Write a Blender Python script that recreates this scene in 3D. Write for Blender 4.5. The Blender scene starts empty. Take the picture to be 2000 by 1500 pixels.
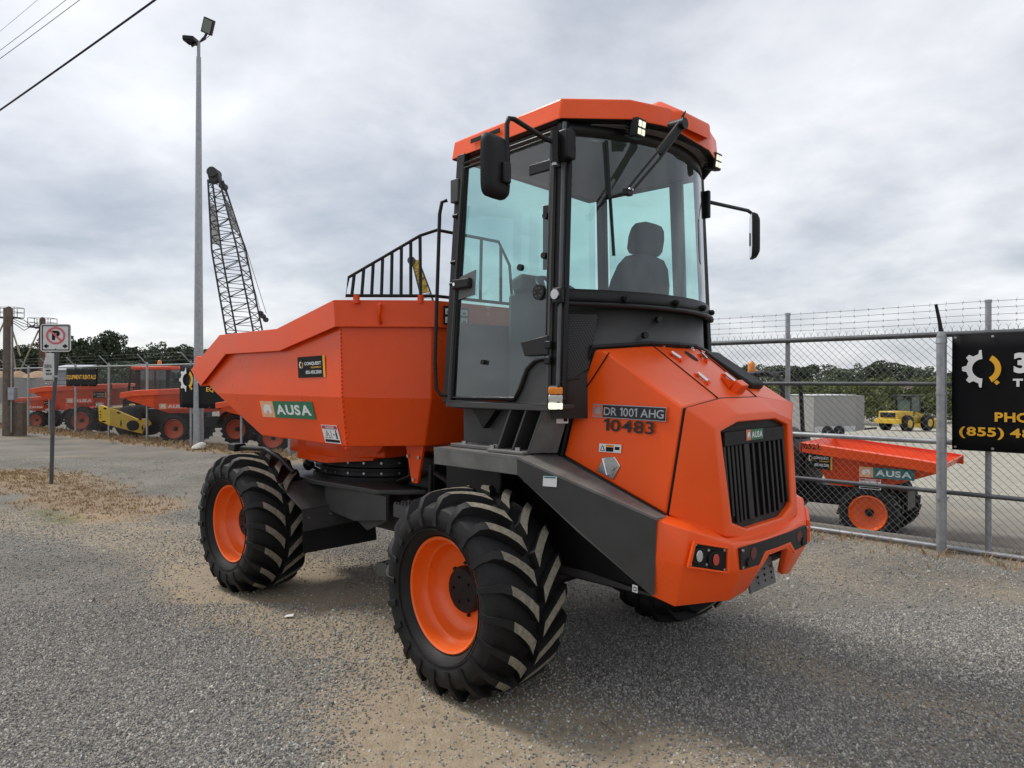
import bpy, bmesh, math, random
import numpy as np
from mathutils import Vector, Matrix
R = math.radians
random.seed(7); rng = np.random.default_rng(7)
sc = bpy.context.scene
col = sc.collection

# ------------------------------------------------------------------ camera
FPX, CX, CY, EYE = 1387.0, 1000.0, 742.0, 1.64          # photo pixels (2000 x 1500)
cam = bpy.data.cameras.new('camera'); camo = bpy.data.objects.new('camera', cam)
col.objects.link(camo); sc.camera = camo
camo.location = (0, 0, EYE); camo.rotation_euler = (R(90), 0, 0)
cam.sensor_fit = 'HORIZONTAL'; cam.sensor_width = 36; cam.lens = FPX/2000*36
cam.shift_y = (CY-750)/2000
cam.clip_start = .05; cam.clip_end = 6000

# ------------------------------------------------------------------ sky, sun, exposure
SUN_EL, SUN_AZ = R(52), R(-62)       # azimuth from +Y, negative to the left
w = bpy.data.worlds.new('World'); sc.world = w; w.use_nodes = True
nt = w.node_tree; nt.nodes.clear()
def N(t, typ, **k):
    n = t.nodes.new(typ)
    for a, v in k.items():
        if a.startswith('_'): n.inputs[a[1:].replace('_', ' ')].default_value = v
        else: setattr(n, a, v)
    return n
def LK(t, a, b): t.links.new(a, b)
def math_n(t, op, a, b=None, clamp=False):
    n = t.nodes.new('ShaderNodeMath'); n.operation = op; n.use_clamp = clamp
    for i, v in enumerate((a, b)):
        if v is None: continue
        if isinstance(v, (int, float)): n.inputs[i].default_value = v
        else: LK(t, v, n.inputs[i])
    return n.outputs[0]
def ramp(t, fac, stops):
    n = t.nodes.new('ShaderNodeValToRGB'); e = n.color_ramp.elements
    while len(e) < len(stops): e.new(.5)
    for el, (p, c) in zip(e, stops):
        el.position = p; el.color = (*c, 1) if len(c) == 3 else c
    LK(t, fac, n.inputs[0]); return n.outputs[0]
out = N(nt, 'ShaderNodeOutputWorld')
sky = N(nt, 'ShaderNodeTexSky'); sky.sky_type = 'NISHITA'; sky.sun_disc = False
sky.sun_elevation = SUN_EL; sky.sun_rotation = SUN_AZ
bg1 = N(nt, 'ShaderNodeBackground', _Strength=.10); LK(nt, sky.outputs[0], bg1.inputs[0])
tc = N(nt, 'ShaderNodeTexCoord')
sep = N(nt, 'ShaderNodeSeparateXYZ'); LK(nt, tc.outputs['Generated'], sep.inputs[0])
zz = math_n(nt, 'ADD', math_n(nt, 'MAXIMUM', sep.outputs[2], 0.0), .26)
cmb = N(nt, 'ShaderNodeCombineXYZ')
LK(nt, math_n(nt, 'DIVIDE', sep.outputs[0], zz), cmb.inputs[0])
LK(nt, math_n(nt, 'DIVIDE', sep.outputs[1], zz), cmb.inputs[1])
cmb.inputs[2].default_value = 3.7
n1 = N(nt, 'ShaderNodeTexNoise', _Scale=1.05, _Detail=7.0, _Roughness=.50, _Distortion=.5); LK(nt, cmb.outputs[0], n1.inputs['Vector'])
n2 = N(nt, 'ShaderNodeTexNoise', _Scale=3.3, _Detail=6.0, _Roughness=.55, _Distortion=.2); LK(nt, cmb.outputs[0], n2.inputs['Vector'])
mixv = math_n(nt, 'ADD', math_n(nt, 'MULTIPLY', n1.outputs[0], .68), math_n(nt, 'MULTIPLY', n2.outputs[0], .32))
ccol = ramp(nt, mixv, [(.34, (.265, .288, .33)), (.44, (.365, .384, .418)), (.53, (.485, .494, .517)), (.65, (.63, .631, .642))])
bg2 = N(nt, 'ShaderNodeBackground', _Strength=1.0); LK(nt, ccol, bg2.inputs[0])
mx = N(nt, 'ShaderNodeMixShader', _Fac=.88); LK(nt, bg1.outputs[0], mx.inputs[1]); LK(nt, bg2.outputs[0], mx.inputs[2])
LK(nt, mx.outputs[0], out.inputs[0])

sun = bpy.data.lights.new('sun', 'SUN'); suno = bpy.data.objects.new('sun', sun); col.objects.link(suno)
sun.energy = 1.5; sun.angle = R(14); sun.color = (1, .965, .91)
sd = Vector((math.sin(SUN_AZ)*math.cos(SUN_EL), math.cos(SUN_AZ)*math.cos(SUN_EL), math.sin(SUN_EL)))
suno.rotation_euler = sd.to_track_quat('Z', 'Y').to_euler()
suno.location = (-20, -10, 30)
vs = sc.view_settings; vs.view_transform = 'Standard'; vs.look = 'None'; vs.gamma = 1; vs.exposure = 0.75
vs.use_curve_mapping = False

# ------------------------------------------------------------------ photo pixel -> place
def ray(px, py): return Vector(((px-CX)/FPX, 1, -(py-CY)/FPX))
CAM = Vector((0, 0, EYE))
def ground_at(px, py, z=0.):                 # where the pixel's ray meets height z
    r = ray(px, py); return CAM + r*((z-EYE)/r.z)
def at_depth(px, py, d): return CAM + ray(px, py)*d
# frame of the big dumper: X towards the skip, Y towards the visible side
MO = Vector((.456, 4.483, .04)); MTH = R(135)
ROLL = 0.
MM = Matrix.Translation(MO) @ Matrix.Rotation(MTH, 4, 'Z') @ Matrix.Translation((0, .9, 0)) @ Matrix.Rotation(ROLL, 4, 'X') @ Matrix.Translation((0, -.9, 0)); MI = MM.inverted(); MR = MI.to_3x3()
def L(px, py, X=None, Y=None, Z=None):
    c = MI @ CAM; d = MR @ ray(px, py)
    t = (X-c.x)/d.x if X is not None else (Y-c.y)/d.y if Y is not None else (Z-c.z)/d.z
    return c + d*t
def LP(px, py, p0, nrm):
    c = MI @ CAM; d = MR @ ray(px, py); return c + d*((Vector(p0)-c).dot(nrm)/d.dot(nrm))

# ------------------------------------------------------------------ materials
MATS = {}
def mat(name, c, rough=.5, metal=0., var=.12, vscale=6., bump=0., bscale=60., spec=.5, coat=0., dust=0., dustc=(.30, .27, .22)):
    if name in MATS: return MATS[name]
    m = bpy.data.materials.new(name); m.use_nodes = True; t = m.node_tree
    b = t.nodes['Principled BSDF']
    g = N(t, 'ShaderNodeNewGeometry'); no = N(t, 'ShaderNodeTexNoise', _Scale=vscale, _Detail=6., _Roughness=.6)
    tcx = N(t, 'ShaderNodeTexCoord'); LK(t, tcx.outputs['Object'], no.inputs['Vector'])
    a = tuple(x*(1-var) for x in c); d = tuple(min(1, x*(1+var)) for x in c)
    cc = ramp(t, no.outputs[0], [(.3, a), (.7, d)])
    if dust > 0:
        n3 = N(t, 'ShaderNodeTexNoise', _Scale=3.2, _Detail=8., _Roughness=.7); LK(t, tcx.outputs['Object'], n3.inputs['Vector'])
        sp = N(t, 'ShaderNodeSeparateXYZ'); LK(t, g.outputs['Normal'], sp.inputs[0])
        up = math_n(t, 'ADD', math_n(t, 'MULTIPLY', math_n(t, 'MAXIMUM', sp.outputs[2], 0.), .7), .3)
        f = math_n(t, 'MULTIPLY', math_n(t, 'MULTIPLY', ramp(t, n3.outputs[0], [(.38, (0, 0, 0)), (.72, (1, 1, 1))]), up), dust)
        mxn = N(t, 'ShaderNodeMix', data_type='RGBA'); LK(t, f, mxn.inputs[0]); LK(t, cc, mxn.inputs[6]); mxn.inputs[7].default_value = (*dustc, 1)
        cc = mxn.outputs[2]
    LK(t, cc, b.inputs['Base Color'])
    b.inputs['Metallic'].default_value = metal
    b.inputs['Specular IOR Level'].default_value = spec
    b.inputs['Coat Weight'].default_value = coat; b.inputs['Coat Roughness'].default_value = .12
    rr = ramp(t, no.outputs[0], [(.25, (max(0, rough-.07),)*3), (.75, (min(1, rough+.09),)*3)]); LK(t, rr, b.inputs['Roughness'])
    if bump > 0:
        nb = N(t, 'ShaderNodeTexNoise', _Scale=bscale, _Detail=5.); LK(t, tcx.outputs['Object'], nb.inputs['Vector'])
        bp = N(t, 'ShaderNodeBump', _Strength=bump, _Distance=.02); LK(t, nb.outputs[0], bp.inputs['Height']); LK(t, bp.outputs[0], b.inputs['Normal'])
    MATS[name] = m; return m
def emat(name, c, strength, base=(.8, .8, .8)):
    m = mat(name, base, .3); b = m.node_tree.nodes['Principled BSDF']
    b.inputs['Emission Color'].default_value = (*c, 1); b.inputs['Emission Strength'].default_value = strength; return m
def glass_mat(name, tint, ior=1.5, rough=.0):
    m = bpy.data.materials.new(name); m.use_nodes = True; t = m.node_tree; t.nodes.clear()
    o = N(t, 'ShaderNodeOutputMaterial'); tr = N(t, 'ShaderNodeBsdfTransparent'); tr.inputs[0].default_value = (*tint, 1)
    gl = N(t, 'ShaderNodeBsdfGlossy'); gl.inputs['Roughness'].default_value = rough; gl.inputs[0].default_value = (.95, .98, 1, 1)
    lw = N(t, 'ShaderNodeLayerWeight', _Blend=.5); mxs = N(t, 'ShaderNodeMixShader')
    f = math_n(t, 'ADD', math_n(t, 'MULTIPLY', math_n(t, 'POWER', lw.outputs['Facing'], 4.), .85), .085, True)   # same from both sides of the pane
    # dust film on the pane
    tcx = N(t, 'ShaderNodeTexCoord'); nz = N(t, 'ShaderNodeTexNoise', _Scale=5., _Detail=8., _Roughness=.7); LK(t, tcx.outputs['Object'], nz.inputs['Vector'])
    df = N(t, 'ShaderNodeBsdfDiffuse'); df.inputs[0].default_value = (.45, .47, .46, 1)
    m2 = N(t, 'ShaderNodeMixShader'); LK(t, ramp(t, nz.outputs[0], [(.35, (.012,)*3), (.8, (.055,)*3)]), m2.inputs[0])
    LK(t, f, mxs.inputs[0]); LK(t, tr.outputs[0], mxs.inputs[1]); LK(t, gl.outputs[0], mxs.inputs[2])
    LK(t, mxs.outputs[0], m2.inputs[1]); LK(t, df.outputs[0], m2.inputs[2]); LK(t, m2.outputs[0], o.inputs[0])
    MATS[name] = m; return m
ORANGE = mat('orange_paint', (.87, .077, .002), .30, var=.07, vscale=2.5, bump=.05, bscale=3.5, dust=.14, dustc=(.36, .17, .09), spec=.38)
HOOD = mat('orange_moulding', (.97, .098, .005), .30, var=.05, vscale=2.5, spec=.45, bump=.03, bscale=5, dust=.10, dustc=(.5, .25, .14))
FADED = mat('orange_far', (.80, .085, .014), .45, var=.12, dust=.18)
RIM = mat('orange_rim', (.92, .125, .002), .32, var=.08, coat=.2, dust=.25, dustc=(.30, .20, .13))
DKGREY = mat('charcoal_paint', (.044, .045, .044), .5, var=.16, bump=.03, bscale=300, dust=.20, dustc=(.22, .20, .17))
PLATF = mat('scuffed_charcoal', (.12, .12, .115), .6, var=.25, vscale=9, dust=.5, dustc=(.33, .30, .26))
BLACK = mat('black_paint', (.0065, .0065, .007), .45, var=.2, dust=.06, dustc=(.12, .11, .09), spec=.35)
BLACKP = mat('black_plastic', (.0085, .0085, .009), .55, var=.15, bump=.04, bscale=500, spec=.35)
RUBBER = mat('tyre_rubber', (.0075, .0075, .008), .6, var=.3, vscale=12, bump=.10, bscale=90, dust=.22, dustc=(.06, .054, .045), spec=.35)
LUGTOP = mat('dusty_lug_tread', (.25, .222, .168), .9, var=.35, vscale=45, bump=.25, bscale=120, dust=.8, dustc=(.06, .054, .045))
STEEL = mat('zinc_steel', (.52, .52, .52), .35, 1., var=.15)
CHROME = mat('chrome', (.72, .72, .72), .16, 1., var=.05)
GALV = mat('galvanised', (.36, .375, .39), .48, .65, var=.22, vscale=14)
GALVD = mat('galvanised_wire', (.20, .21, .215), .5, .6, var=.2)
GALVK = mat('weathered_pipe', (.10, .105, .11), .5, .5, var=.25, vscale=10)
RUST = mat('rusty_wire', (.09, .06, .05), .7, .3, var=.4)
GLASS = glass_mat('tinted_glass', (.66, .87, .835))
GLASSF = glass_mat('far_glass', (.45, .62, .60))
FABRIC = mat('seat_fabric', (.028, .028, .03), .9, var=.2, vscale=40, bump=.2, bscale=300)
CABIN = mat('cab_trim_grey', (.075, .082, .082), .7, var=.2, vscale=3)
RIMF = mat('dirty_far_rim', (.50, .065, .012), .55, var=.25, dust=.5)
GREYIN = mat('cab_lining', (.15, .155, .16), .8, var=.1)
LENSR = mat('red_lens', (.55, .07, .05), .2, var=.1)
LENSD = mat('dark_red_lens', (.12, .02, .02), .2, var=.1)
LENSC = mat('clear_lens', (.62, .63, .62), .12, .5, var=.1)
AMBER = mat('amber_lens', (.80, .24, .02), .25, var=.1)
LED = emat('led_white', (.93, 1, .72), .55, (.5, .5, .45))
WHITE = mat('white_print', (.78, .78, .77), .5, var=.05)
YELLOW = mat('yellow_print', (.80, .42, .02), .5, var=.06)
YPAINT = mat('yellow_machine_paint', (.62, .40, .02), .45, var=.1, dust=.25)
GREEN = mat('green_print', (.012, .16, .075), .4, var=.05)
TEALP = mat('teal_print', (.02, .17, .17), .5, var=.05)
PEACH = mat('peach_print', (.82, .42, .22), .4, var=.05)
SALMON = mat('salmon_print', (.66, .17, .11), .4, var=.05)
SILVER = mat('silver_print', (.45, .47, .50), .35, .5, var=.05)
BLACKPR = mat('black_print', (.008, .008, .009), .6, var=.1, spec=.2)
CHARPR = mat('charcoal_print', (.016, .016, .02), .4, var=.1)
REDPR = mat('red_print', (.42, .05, .07), .5, var=.08)
SIGNRED = mat('faded_red_print', (.68, .12, .15), .5, var=.12)
SIGNW = mat('worn_white_sheet', (.66, .66, .65), .4, var=.08, vscale=14, dust=.2)
BLUEPR = mat('blue_print', (.05, .09, .38), .5, var=.05)
LBLUE = mat('pale_blue_print', (.45, .68, .72), .5, var=.05)
VINYL = mat('black_vinyl', (.006, .006, .007), .62, var=.2, vscale=3, bump=.05, bscale=8, spec=.15)
POSTG = mat('sign_post_grey', (.085, .088, .095), .5, .4, var=.2, vscale=10)
WOODP = mat('weathered_pole_wood', (.14, .105, .078), .85, var=.35, vscale=7, bump=.3, bscale=30)
BROWN = mat('rusty_brown_steel', (.13, .070, .048), .8, var=.4, vscale=4)
BEIGE = mat('beige_pipe', (.32, .27, .17), .7, var=.25)
CHIPS = mat('wood_chips', (.48, .32, .19), .95, var=.3, vscale=6, bump=.5, bscale=14)
CORR = mat('corrugated_steel', (.36, .38, .40), .5, .5, var=.1)
TRAILER = mat('grey_trailer_skin', (.30, .295, .28), .5, var=.06)
CONC = mat('concrete_grey', (.33, .32, .30), .85, var=.15)
LATT = mat('dark_lattice_steel', (.045, .042, .045), .6, var=.3)
PALE = mat('pale_panel', (.55, .56, .55), .6, var=.1)
STONEW = mat('white_rock', (.55, .54, .50), .9, var=.15, bump=.4, bscale=12)
PAPER = mat('paper', (.74, .72, .66), .8, var=.05)
MESHB = mat('black_mesh', (.012, .012, .012), .6, var=.1)

# ------------------------------------------------------------------ mesh builder
class MB:
    def __init__(s): s.v = []; s.f = []; s.mi = []
    def add(s, vs, fs, m=0):
        o = len(s.v); s.v += [tuple(v) for v in vs]; s.f += [tuple(i+o for i in f) for f in fs]; s.mi += [m]*len(fs); return s
    def box(s, c, d, rot=None, m=0):
        h = [x/2 for x in d]; vs = []
        for i in (-1, 1):
            for j in (-1, 1):
                for k in (-1, 1):
                    p = Vector((i*h[0], j*h[1], k*h[2]))
                    if rot is not None: p = rot @ p
                    vs.append(p+Vector(c))
        return s.add(vs, [(0, 1, 3, 2), (4, 6, 7, 5), (0, 4, 5, 1), (2, 3, 7, 6), (0, 2, 6, 4), (1, 5, 7, 3)], m)
    def bb(s, x0, x1, y0, y1, z0, z1, m=0): return s.box(((x0+x1)/2, (y0+y1)/2, (z0+z1)/2), (abs(x1-x0), abs(y1-y0), abs(z1-z0)), None, m)
    def poly(s, pts, off, m=0):             # flat polygon given thickness by vector off
        n = len(pts); off = Vector(off); a = [Vector(p) for p in pts]; b = [p+off for p in a]
        fs = [tuple(range(n)), tuple(range(2*n-1, n-1, -1))] + [(i, i+n, (i+1) % n+n, (i+1) % n) for i in range(n)]
        return s.add(a+b, fs, m)
    def ring(s, c, x, y, r, n, ry=None): return [Vector(c)+x*(math.cos(2*math.pi*i/n)*r)+y*(math.sin(2*math.pi*i/n)*(ry or r)) for i in range(n)]
    def cyl(s, p0, p1, r0, r1=None, n=12, m=0, caps=True):
        p0, p1 = Vector(p0), Vector(p1); r1 = r0 if r1 is None else r1
        d = (p1-p0).normalized(); x = d.orthogonal().normalized(); y = d.cross(x)
        vs = s.ring(p0, x, y, r0, n)+s.ring(p1, x, y, r1, n)
        fs = [(i, (i+1) % n, (i+1) % n+n, i+n) for i in range(n)]
        if caps: fs += [tuple(range(n-1, -1, -1)), tuple(range(n, 2*n))]
        return s.add(vs, fs, m)
    def tube(s, pts, r, n=8, m=0, closed=False):
        pts = [Vector(p) for p in pts]; k = len(pts); vs = []; up = None
        for i, p in enumerate(pts):
            a = pts[i-1] if i or closed else p; b = pts[(i+1) % k] if i < k-1 or closed else p
            d = (b-a).normalized()
            if up is None: up = d.orthogonal().normalized()
            x = (up-d*up.dot(d)); x = x.normalized() if x.length > 1e-6 else d.orthogonal().normalized(); up = x
            vs += s.ring(p, x, d.cross(x), r if not hasattr(r, '__len__') else r[i], n)
        fs = []
        for i in range(k if closed else k-1):
            o, q = i*n, ((i+1) % k)*n
            fs += [(o+j, o+(j+1) % n, q+(j+1) % n, q+j) for j in range(n)]
        if not closed: fs += [tuple(range(n-1, -1, -1)), tuple(range((k-1)*n, k*n))]
        return s.add(vs, fs, m)
    def lathe(s, prof, n=32, o=(0, 0, 0), ax='Y', m=0, ms=None):     # prof: (axial, radius)
        vs = []; o = Vector(o)
        for a, r in prof:
            for i in range(n):
                t = 2*math.pi*i/n; c, q = math.cos(t)*r, math.sin(t)*r
                vs.append(o+Vector({'Y': (c, a, q), 'Z': (c, q, a), 'X': (a, c, q)}[ax]))
        b = len(s.v); s.v += [tuple(v) for v in vs]
        for j in range(len(prof)-1):
            for i in range(n):
                s.f.append((b+j*n+i, b+j*n+(i+1) % n, b+(j+1)*n+(i+1) % n, b+(j+1)*n+i)); s.mi.append(ms[j] if ms else m)
        return s
    def build(s, name, mats, parent=None, bevel=0., smooth=None, seg=2, fixn=True, loc=None, solid=0.):
        me = bpy.data.meshes.new(name); me.from_pydata(s.v, [], s.f)
        for m in (mats if isinstance(mats, (list, tuple)) else [mats]): me.materials.append(m)
        me.polygons.foreach_set('material_index', s.mi)
        if fixn:
            b = bmesh.new(); b.from_mesh(me); bmesh.ops.recalc_face_normals(b, faces=b.faces); b.to_mesh(me); b.free()
        if smooth is not None:
            me.polygons.foreach_set('use_smooth', [True]*len(me.polygons)); me.set_sharp_from_angle(angle=R(smooth))
        me.update()
        o = bpy.data.objects.new(name, me); col.objects.link(o)
        if parent is not None: o.parent = parent
        if loc is not None: o.location = loc
        if solid:
            md = o.modifiers.new('t', 'SOLIDIFY'); md.thickness = solid; md.offset = -1
        if bevel > 0:
            md = o.modifiers.new('b', 'BEVEL'); md.width = bevel; md.segments = seg; md.limit_method = 'ANGLE'; md.angle_limit = R(25)
            if smooth is None:
                me.polygons.foreach_set('use_smooth', [True]*len(me.polygons)); me.set_sharp_from_angle(angle=R(50))
            md.harden_normals = False
        return o
def tag(o, label, cat, group=None):
    o['label'] = label; o['category'] = cat
    if group: o['group'] = group
    return o
def thing(name, label, cat, loc=(0, 0, 0), rz=0, group=None):
    o = bpy.data.objects.new(name, None); col.objects.link(o); o.empty_display_size = .3
    o.location = loc; o.rotation_euler = (0, 0, rz); return tag(o, label, cat, group)
def lab(o, s): o['label'] = s; return o
def struct(o): o['kind'] = 'structure'; return o
def copy_tree(o, parent=None):
    c = o.copy(); col.objects.link(c); c.parent = parent
    for ch in list(o.children): copy_tree(ch, c)
    return c
GLYPH = {}
def glyph(ch, bold):
    if (ch, bold) in GLYPH: return GLYPH[ch, bold]
    if ch == '1':                              # plain sans figure one with a flag
        k = bold*.8; r = ([(.13-k, 0), (.24+k, 0), (.24+k, .73), (.15, .73), (0, .62), (0, .51-k), (.13-k, .59-k)], [tuple(range(7))])
    else:
        cu = bpy.data.curves.new('t', 'FONT'); cu.body = ch; cu.size = 1; cu.offset = bold; cu.resolution_u = 4
        o = bpy.data.objects.new('t', cu); col.objects.link(o)
        dg = bpy.context.evaluated_depsgraph_get(); me = bpy.data.meshes.new_from_object(o.evaluated_get(dg))
        bpy.data.objects.remove(o); bpy.data.curves.remove(cu)
        co = [(v.co.x, v.co.y) for v in me.vertices]; lo = min(c[0] for c in co); r = ([(x-lo, y) for x, y in co], [tuple(p.vertices) for p in me.polygons]); bpy.data.meshes.remove(me)
    GLYPH[ch, bold] = r; return r
def text_mesh(body, bold=0.):
    vs, fs, x = [], [], 0.
    for ch in body:
        if ch == ' ': x += .24; continue
        v, f = glyph(ch, bold); o = len(vs); vs += [(a+x, b) for a, b in v]; fs += [tuple(i+o for i in q) for q in f]; x = max(q[0] for q in vs)+.062
    x0, x1 = min(v[0] for v in vs), max(v[0] for v in vs); y0, y1 = min(v[1] for v in vs), max(v[1] for v in vs)
    me = bpy.data.meshes.new('t'); me.from_pydata([((a-x0)/(x1-x0), (b-y0)/(y1-y0), 0) for a, b in vs], [], fs); return me
def lettering(body, m, parent, p00, p10, p01, u0, u1, v0, v1, lift=.002, bold=.02, name='lettering'):
    """flat print filling the u,v box of the plate p00 (bottom left), p10 (bottom right), p01 (top left)"""
    p00, p10, p01 = Vector(p00), Vector(p10), Vector(p01); a, b = p10-p00, p01-p00; nn = a.cross(b).normalized()
    me = text_mesh(body, bold); me.materials.clear(); me.materials.append(m)
    for v in me.vertices: v.co = p00+a*(u0+(u1-u0)*v.co.x)+b*(v0+(v1-v0)*v.co.y)+nn*lift
    o = bpy.data.objects.new(name, me); col.objects.link(o); o.parent = parent; return o
def plate(m, parent, p00, p10, p01, u0=0, u1=1, v0=0, v1=1, lift=.001, th=.001, name='sticker', poly=None):
    p00, p10, p01 = Vector(p00), Vector(p10), Vector(p01); a, b = p10-p00, p01-p00; nn = a.cross(b).normalized()
    pts = poly or [(u0, v0), (u1, v0), (u1, v1), (u0, v1)]
    mb = MB(); mb.poly([p00+a*u+b*v+nn*(lift-th) for u, v in pts], nn*th); return mb.build(name, m, parent)
def gear_logo(parent, p00, p10, p01, cu, cv, ru, rv, lift=.0025, mw=WHITE, my=YELLOW):
    """half gear in white, half ring in yellow; ru, rv: radius as plate fractions"""
    def arc(a0, a1, r0, r1, teeth):
        pts = []; k = 28
        for i in range(k+1):
            a = a0+(a1-a0)*i/k; r = r1
            if teeth:
                ph = ((a-a0)/(a1-a0)*4) % 1; r = r1*1.25 if (ph < .22 or ph > .78) else r1
            pts.append((cu+math.cos(a)*r*ru, cv+math.sin(a)*r*rv))
        for i in range(k, -1, -1):
            a = a0+(a1-a0)*i/k; pts.append((cu+math.cos(a)*r0*ru, cv+math.sin(a)*r0*rv))
        return pts
    def strip(pts, m, nm):
        p0, a, b = Vector(p00), Vector(p10)-Vector(p00), Vector(p01)-Vector(p00); nn = a.cross(b).normalized()
        n = len(pts)//2; mb = MB(); vs = [p0+a*u+b*v+nn*lift for u, v in pts]
        mb.add(vs, [(i, i+1, 2*n-2-i, 2*n-1-i) for i in range(n-1)]); return mb.build(nm, m, parent)
    strip(arc(R(95), R(265), .62, .95, True), mw, 'emblem'); strip(arc(R(60), R(-62), .62, .95, False), my, 'emblem')
    a = R(-50); c = (cu+math.cos(a)*1.12*ru, cv+math.sin(a)*1.12*rv)
    plate(my, parent, p00, p10, p01, lift=lift, poly=[(c[0]-.16*ru, c[1]), (c[0], c[1]-.16*rv), (c[0]+.16*ru, c[1]), (c[0], c[1]+.16*rv)], name='emblem')
def brand_sticker(parent, p00, p10, p01, bgm=GREEN, sq=PEACH, name='sticker', small=False):
    plate(bgm, parent, p00, p10, p01, .26, 1, 0, 1, name=name); plate(sq, parent, p00, p10, p01, 0, .26, 0, 1, name=name)
    lettering('AUSA', WHITE, parent, p00, p10, p01, .31, .95, .2, .8, bold=.035)
    plate(WHITE, parent, p00, p10, p01, lift=.0025, poly=[(.05, .28), (.05, .55), (.1, .78), (.2, .78), (.215, .3), (.17, .16), (.16, .4), (.11, .4), (.10, .2)], name='emblem')
def company_sticker(parent, p00, p10, p01):
    plate(BLACKPR, parent, p00, p10, p01, 0, .93, 0, 1); plate(YELLOW, parent, p00, p10, p01, .93, 1., 0, 1)
    gear_logo(parent, p00, p10, p01, .14, .62, .075, .17)
    lettering('CONQUEST', WHITE, parent, p00, p10, p01, .26, .87, .56, .74, bold=.03)
    lettering('EQUIPMENT', YELLOW, parent, p00, p10, p01, .50, .87, .42, .51)
    lettering('855.483.2500', WHITE, parent, p00, p10, p01, .30, .87, .17, .33)
def warning_sticker(parent, p00, p10, p01, head=REDPR):
    plate(WHITE, parent, p00, p10, p01); plate(head, parent, p00, p10, p01, .03, .97, .78, .97, lift=.002)
    if head is REDPR: lettering('DANGER', WHITE, parent, p00, p10, p01, .28, .8, .81, .94, lift=.003)
    plate(BLACKPR, parent, p00, p10, p01, .05, .95, .06, .2, lift=.002)
    for q in ([(.1, .27), (.45, .27), (.275, .72)],): plate(BLACKPR, parent, p00, p10, p01, lift=.002, poly=q)
    plate(WHITE, parent, p00, p10, p01, lift=.003, poly=[(.15, .3), (.40, .3), (.275, .64)])
    plate(BLACKPR, parent, p00, p10, p01, .26, .29, .36, .54, lift=.004)
    plate(BLACKPR, parent, p00, p10, p01, .80, .88, .26, .62, lift=.002); plate(BLACKPR, parent, p00, p10, p01, .81, .87, .64, .73, lift=.002)
    plate(BLACKPR, parent, p00, p10, p01, .62, .76, .46, .5, lift=.002); plate(BLACKPR, parent, p00, p10, p01, .52, .54, .27, .7, lift=.002)
def ss(a, b, x):
    t = np.clip((x-a)/(b-a), 0, 1); return t*t*(3-2*t)
def vnoise(x, y, s, seed=0):                   # cheap smooth noise for heights and masks
    x = np.asarray(x, float)*s; y = np.asarray(y, float)*s; r = np.zeros_like(x)
    for k, (a, b, p) in enumerate([(1.0, .31, .3), (-.45, .93, 1.7), (.71, -.77, 4.1), (1.63, 1.27, 2.2), (-2.1, .9, 5.0)]):
        r += np.sin(x*a+y*b+p+seed*1.3+1.7*np.sin(y*a*.6-x*b*.8+seed))/(1+.35*k)
    return r/3.2
# ================================================================== ground
BEND = np.array([-3.79, 14.55]); RP = np.array([4.13, 6.83]); RD = (BEND-RP)/np.linalg.norm(BEND-RP)
LD = np.array([-.803, .596]); LD /= np.linalg.norm(LD)
RN = np.array([-RD[1], RD[0]])*-1; RN = RN if RN[1] > 0 else -RN
LN = np.array([LD[1], -LD[0]]); LN = LN if LN[1] > 0 else -LN
def behind(x, y):
    sr = (x-BEND[0])*RN[0]+(y-BEND[1])*RN[1]; sl = (x-BEND[0])*LN[0]+(y-BEND[1])*LN[1]
    return np.maximum(sr, sl), sr, sl
def height(x, y, fine=True):
    x = np.asarray(x, float); y = np.asarray(y, float); s, sr, sl = behind(x, y)
    wr = ss(-6, 2, x)
    drop = .30*ss(.2, 3, s)*(1-wr)+wr*(.47*ss(.2, 3, s)+.04*np.clip(s-8, 0, 52))
    z = -drop
    mx_ = (x-MO.x)*math.cos(MTH)+(y-MO.y)*math.sin(MTH); my_ = -(x-MO.x)*math.sin(MTH)+(y-MO.y)*math.cos(MTH)   # ground falls a little under the dumper's far side
    z = z-.064*ss(.55, -.75, my_)*ss(-3.4, -.8, mx_)*ss(4.6, 3.2, mx_)*ss(-4.2, -1.6, my_)
    if fine:
        near = np.exp(-np.hypot(x, y-5)/14)
        z = z+near*(.016*vnoise(x, y, 1.1, 1)+.010*vnoise(x, y, 2.9, 2))*ss(.0, 1., np.hypot(x-.1, y-4.5))
    return z
def H0(x, y): return float(height(np.array(x), np.array(y)))
def seg_d(x, y, a, b):
    ax, ay = a[0], a[1]; dx, dy = b[0]-ax, b[1]-ay; t = np.clip(((x-ax)*dx+(y-ay)*dy)/(dx*dx+dy*dy), 0, 1)
    return np.hypot(x-ax-t*dx, y-ay-t*dy)
def strip(x, y, pix, wd):
    p = [ground_at(*q) for q in pix]; d = 1e9
    for a, b in zip(p[:-1], p[1:]): d = np.minimum(d, seg_d(x, y, a, b))
    return 1-ss(wd*.35, wd, d+.25*wd*vnoise(x, y, 3., 5))
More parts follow.
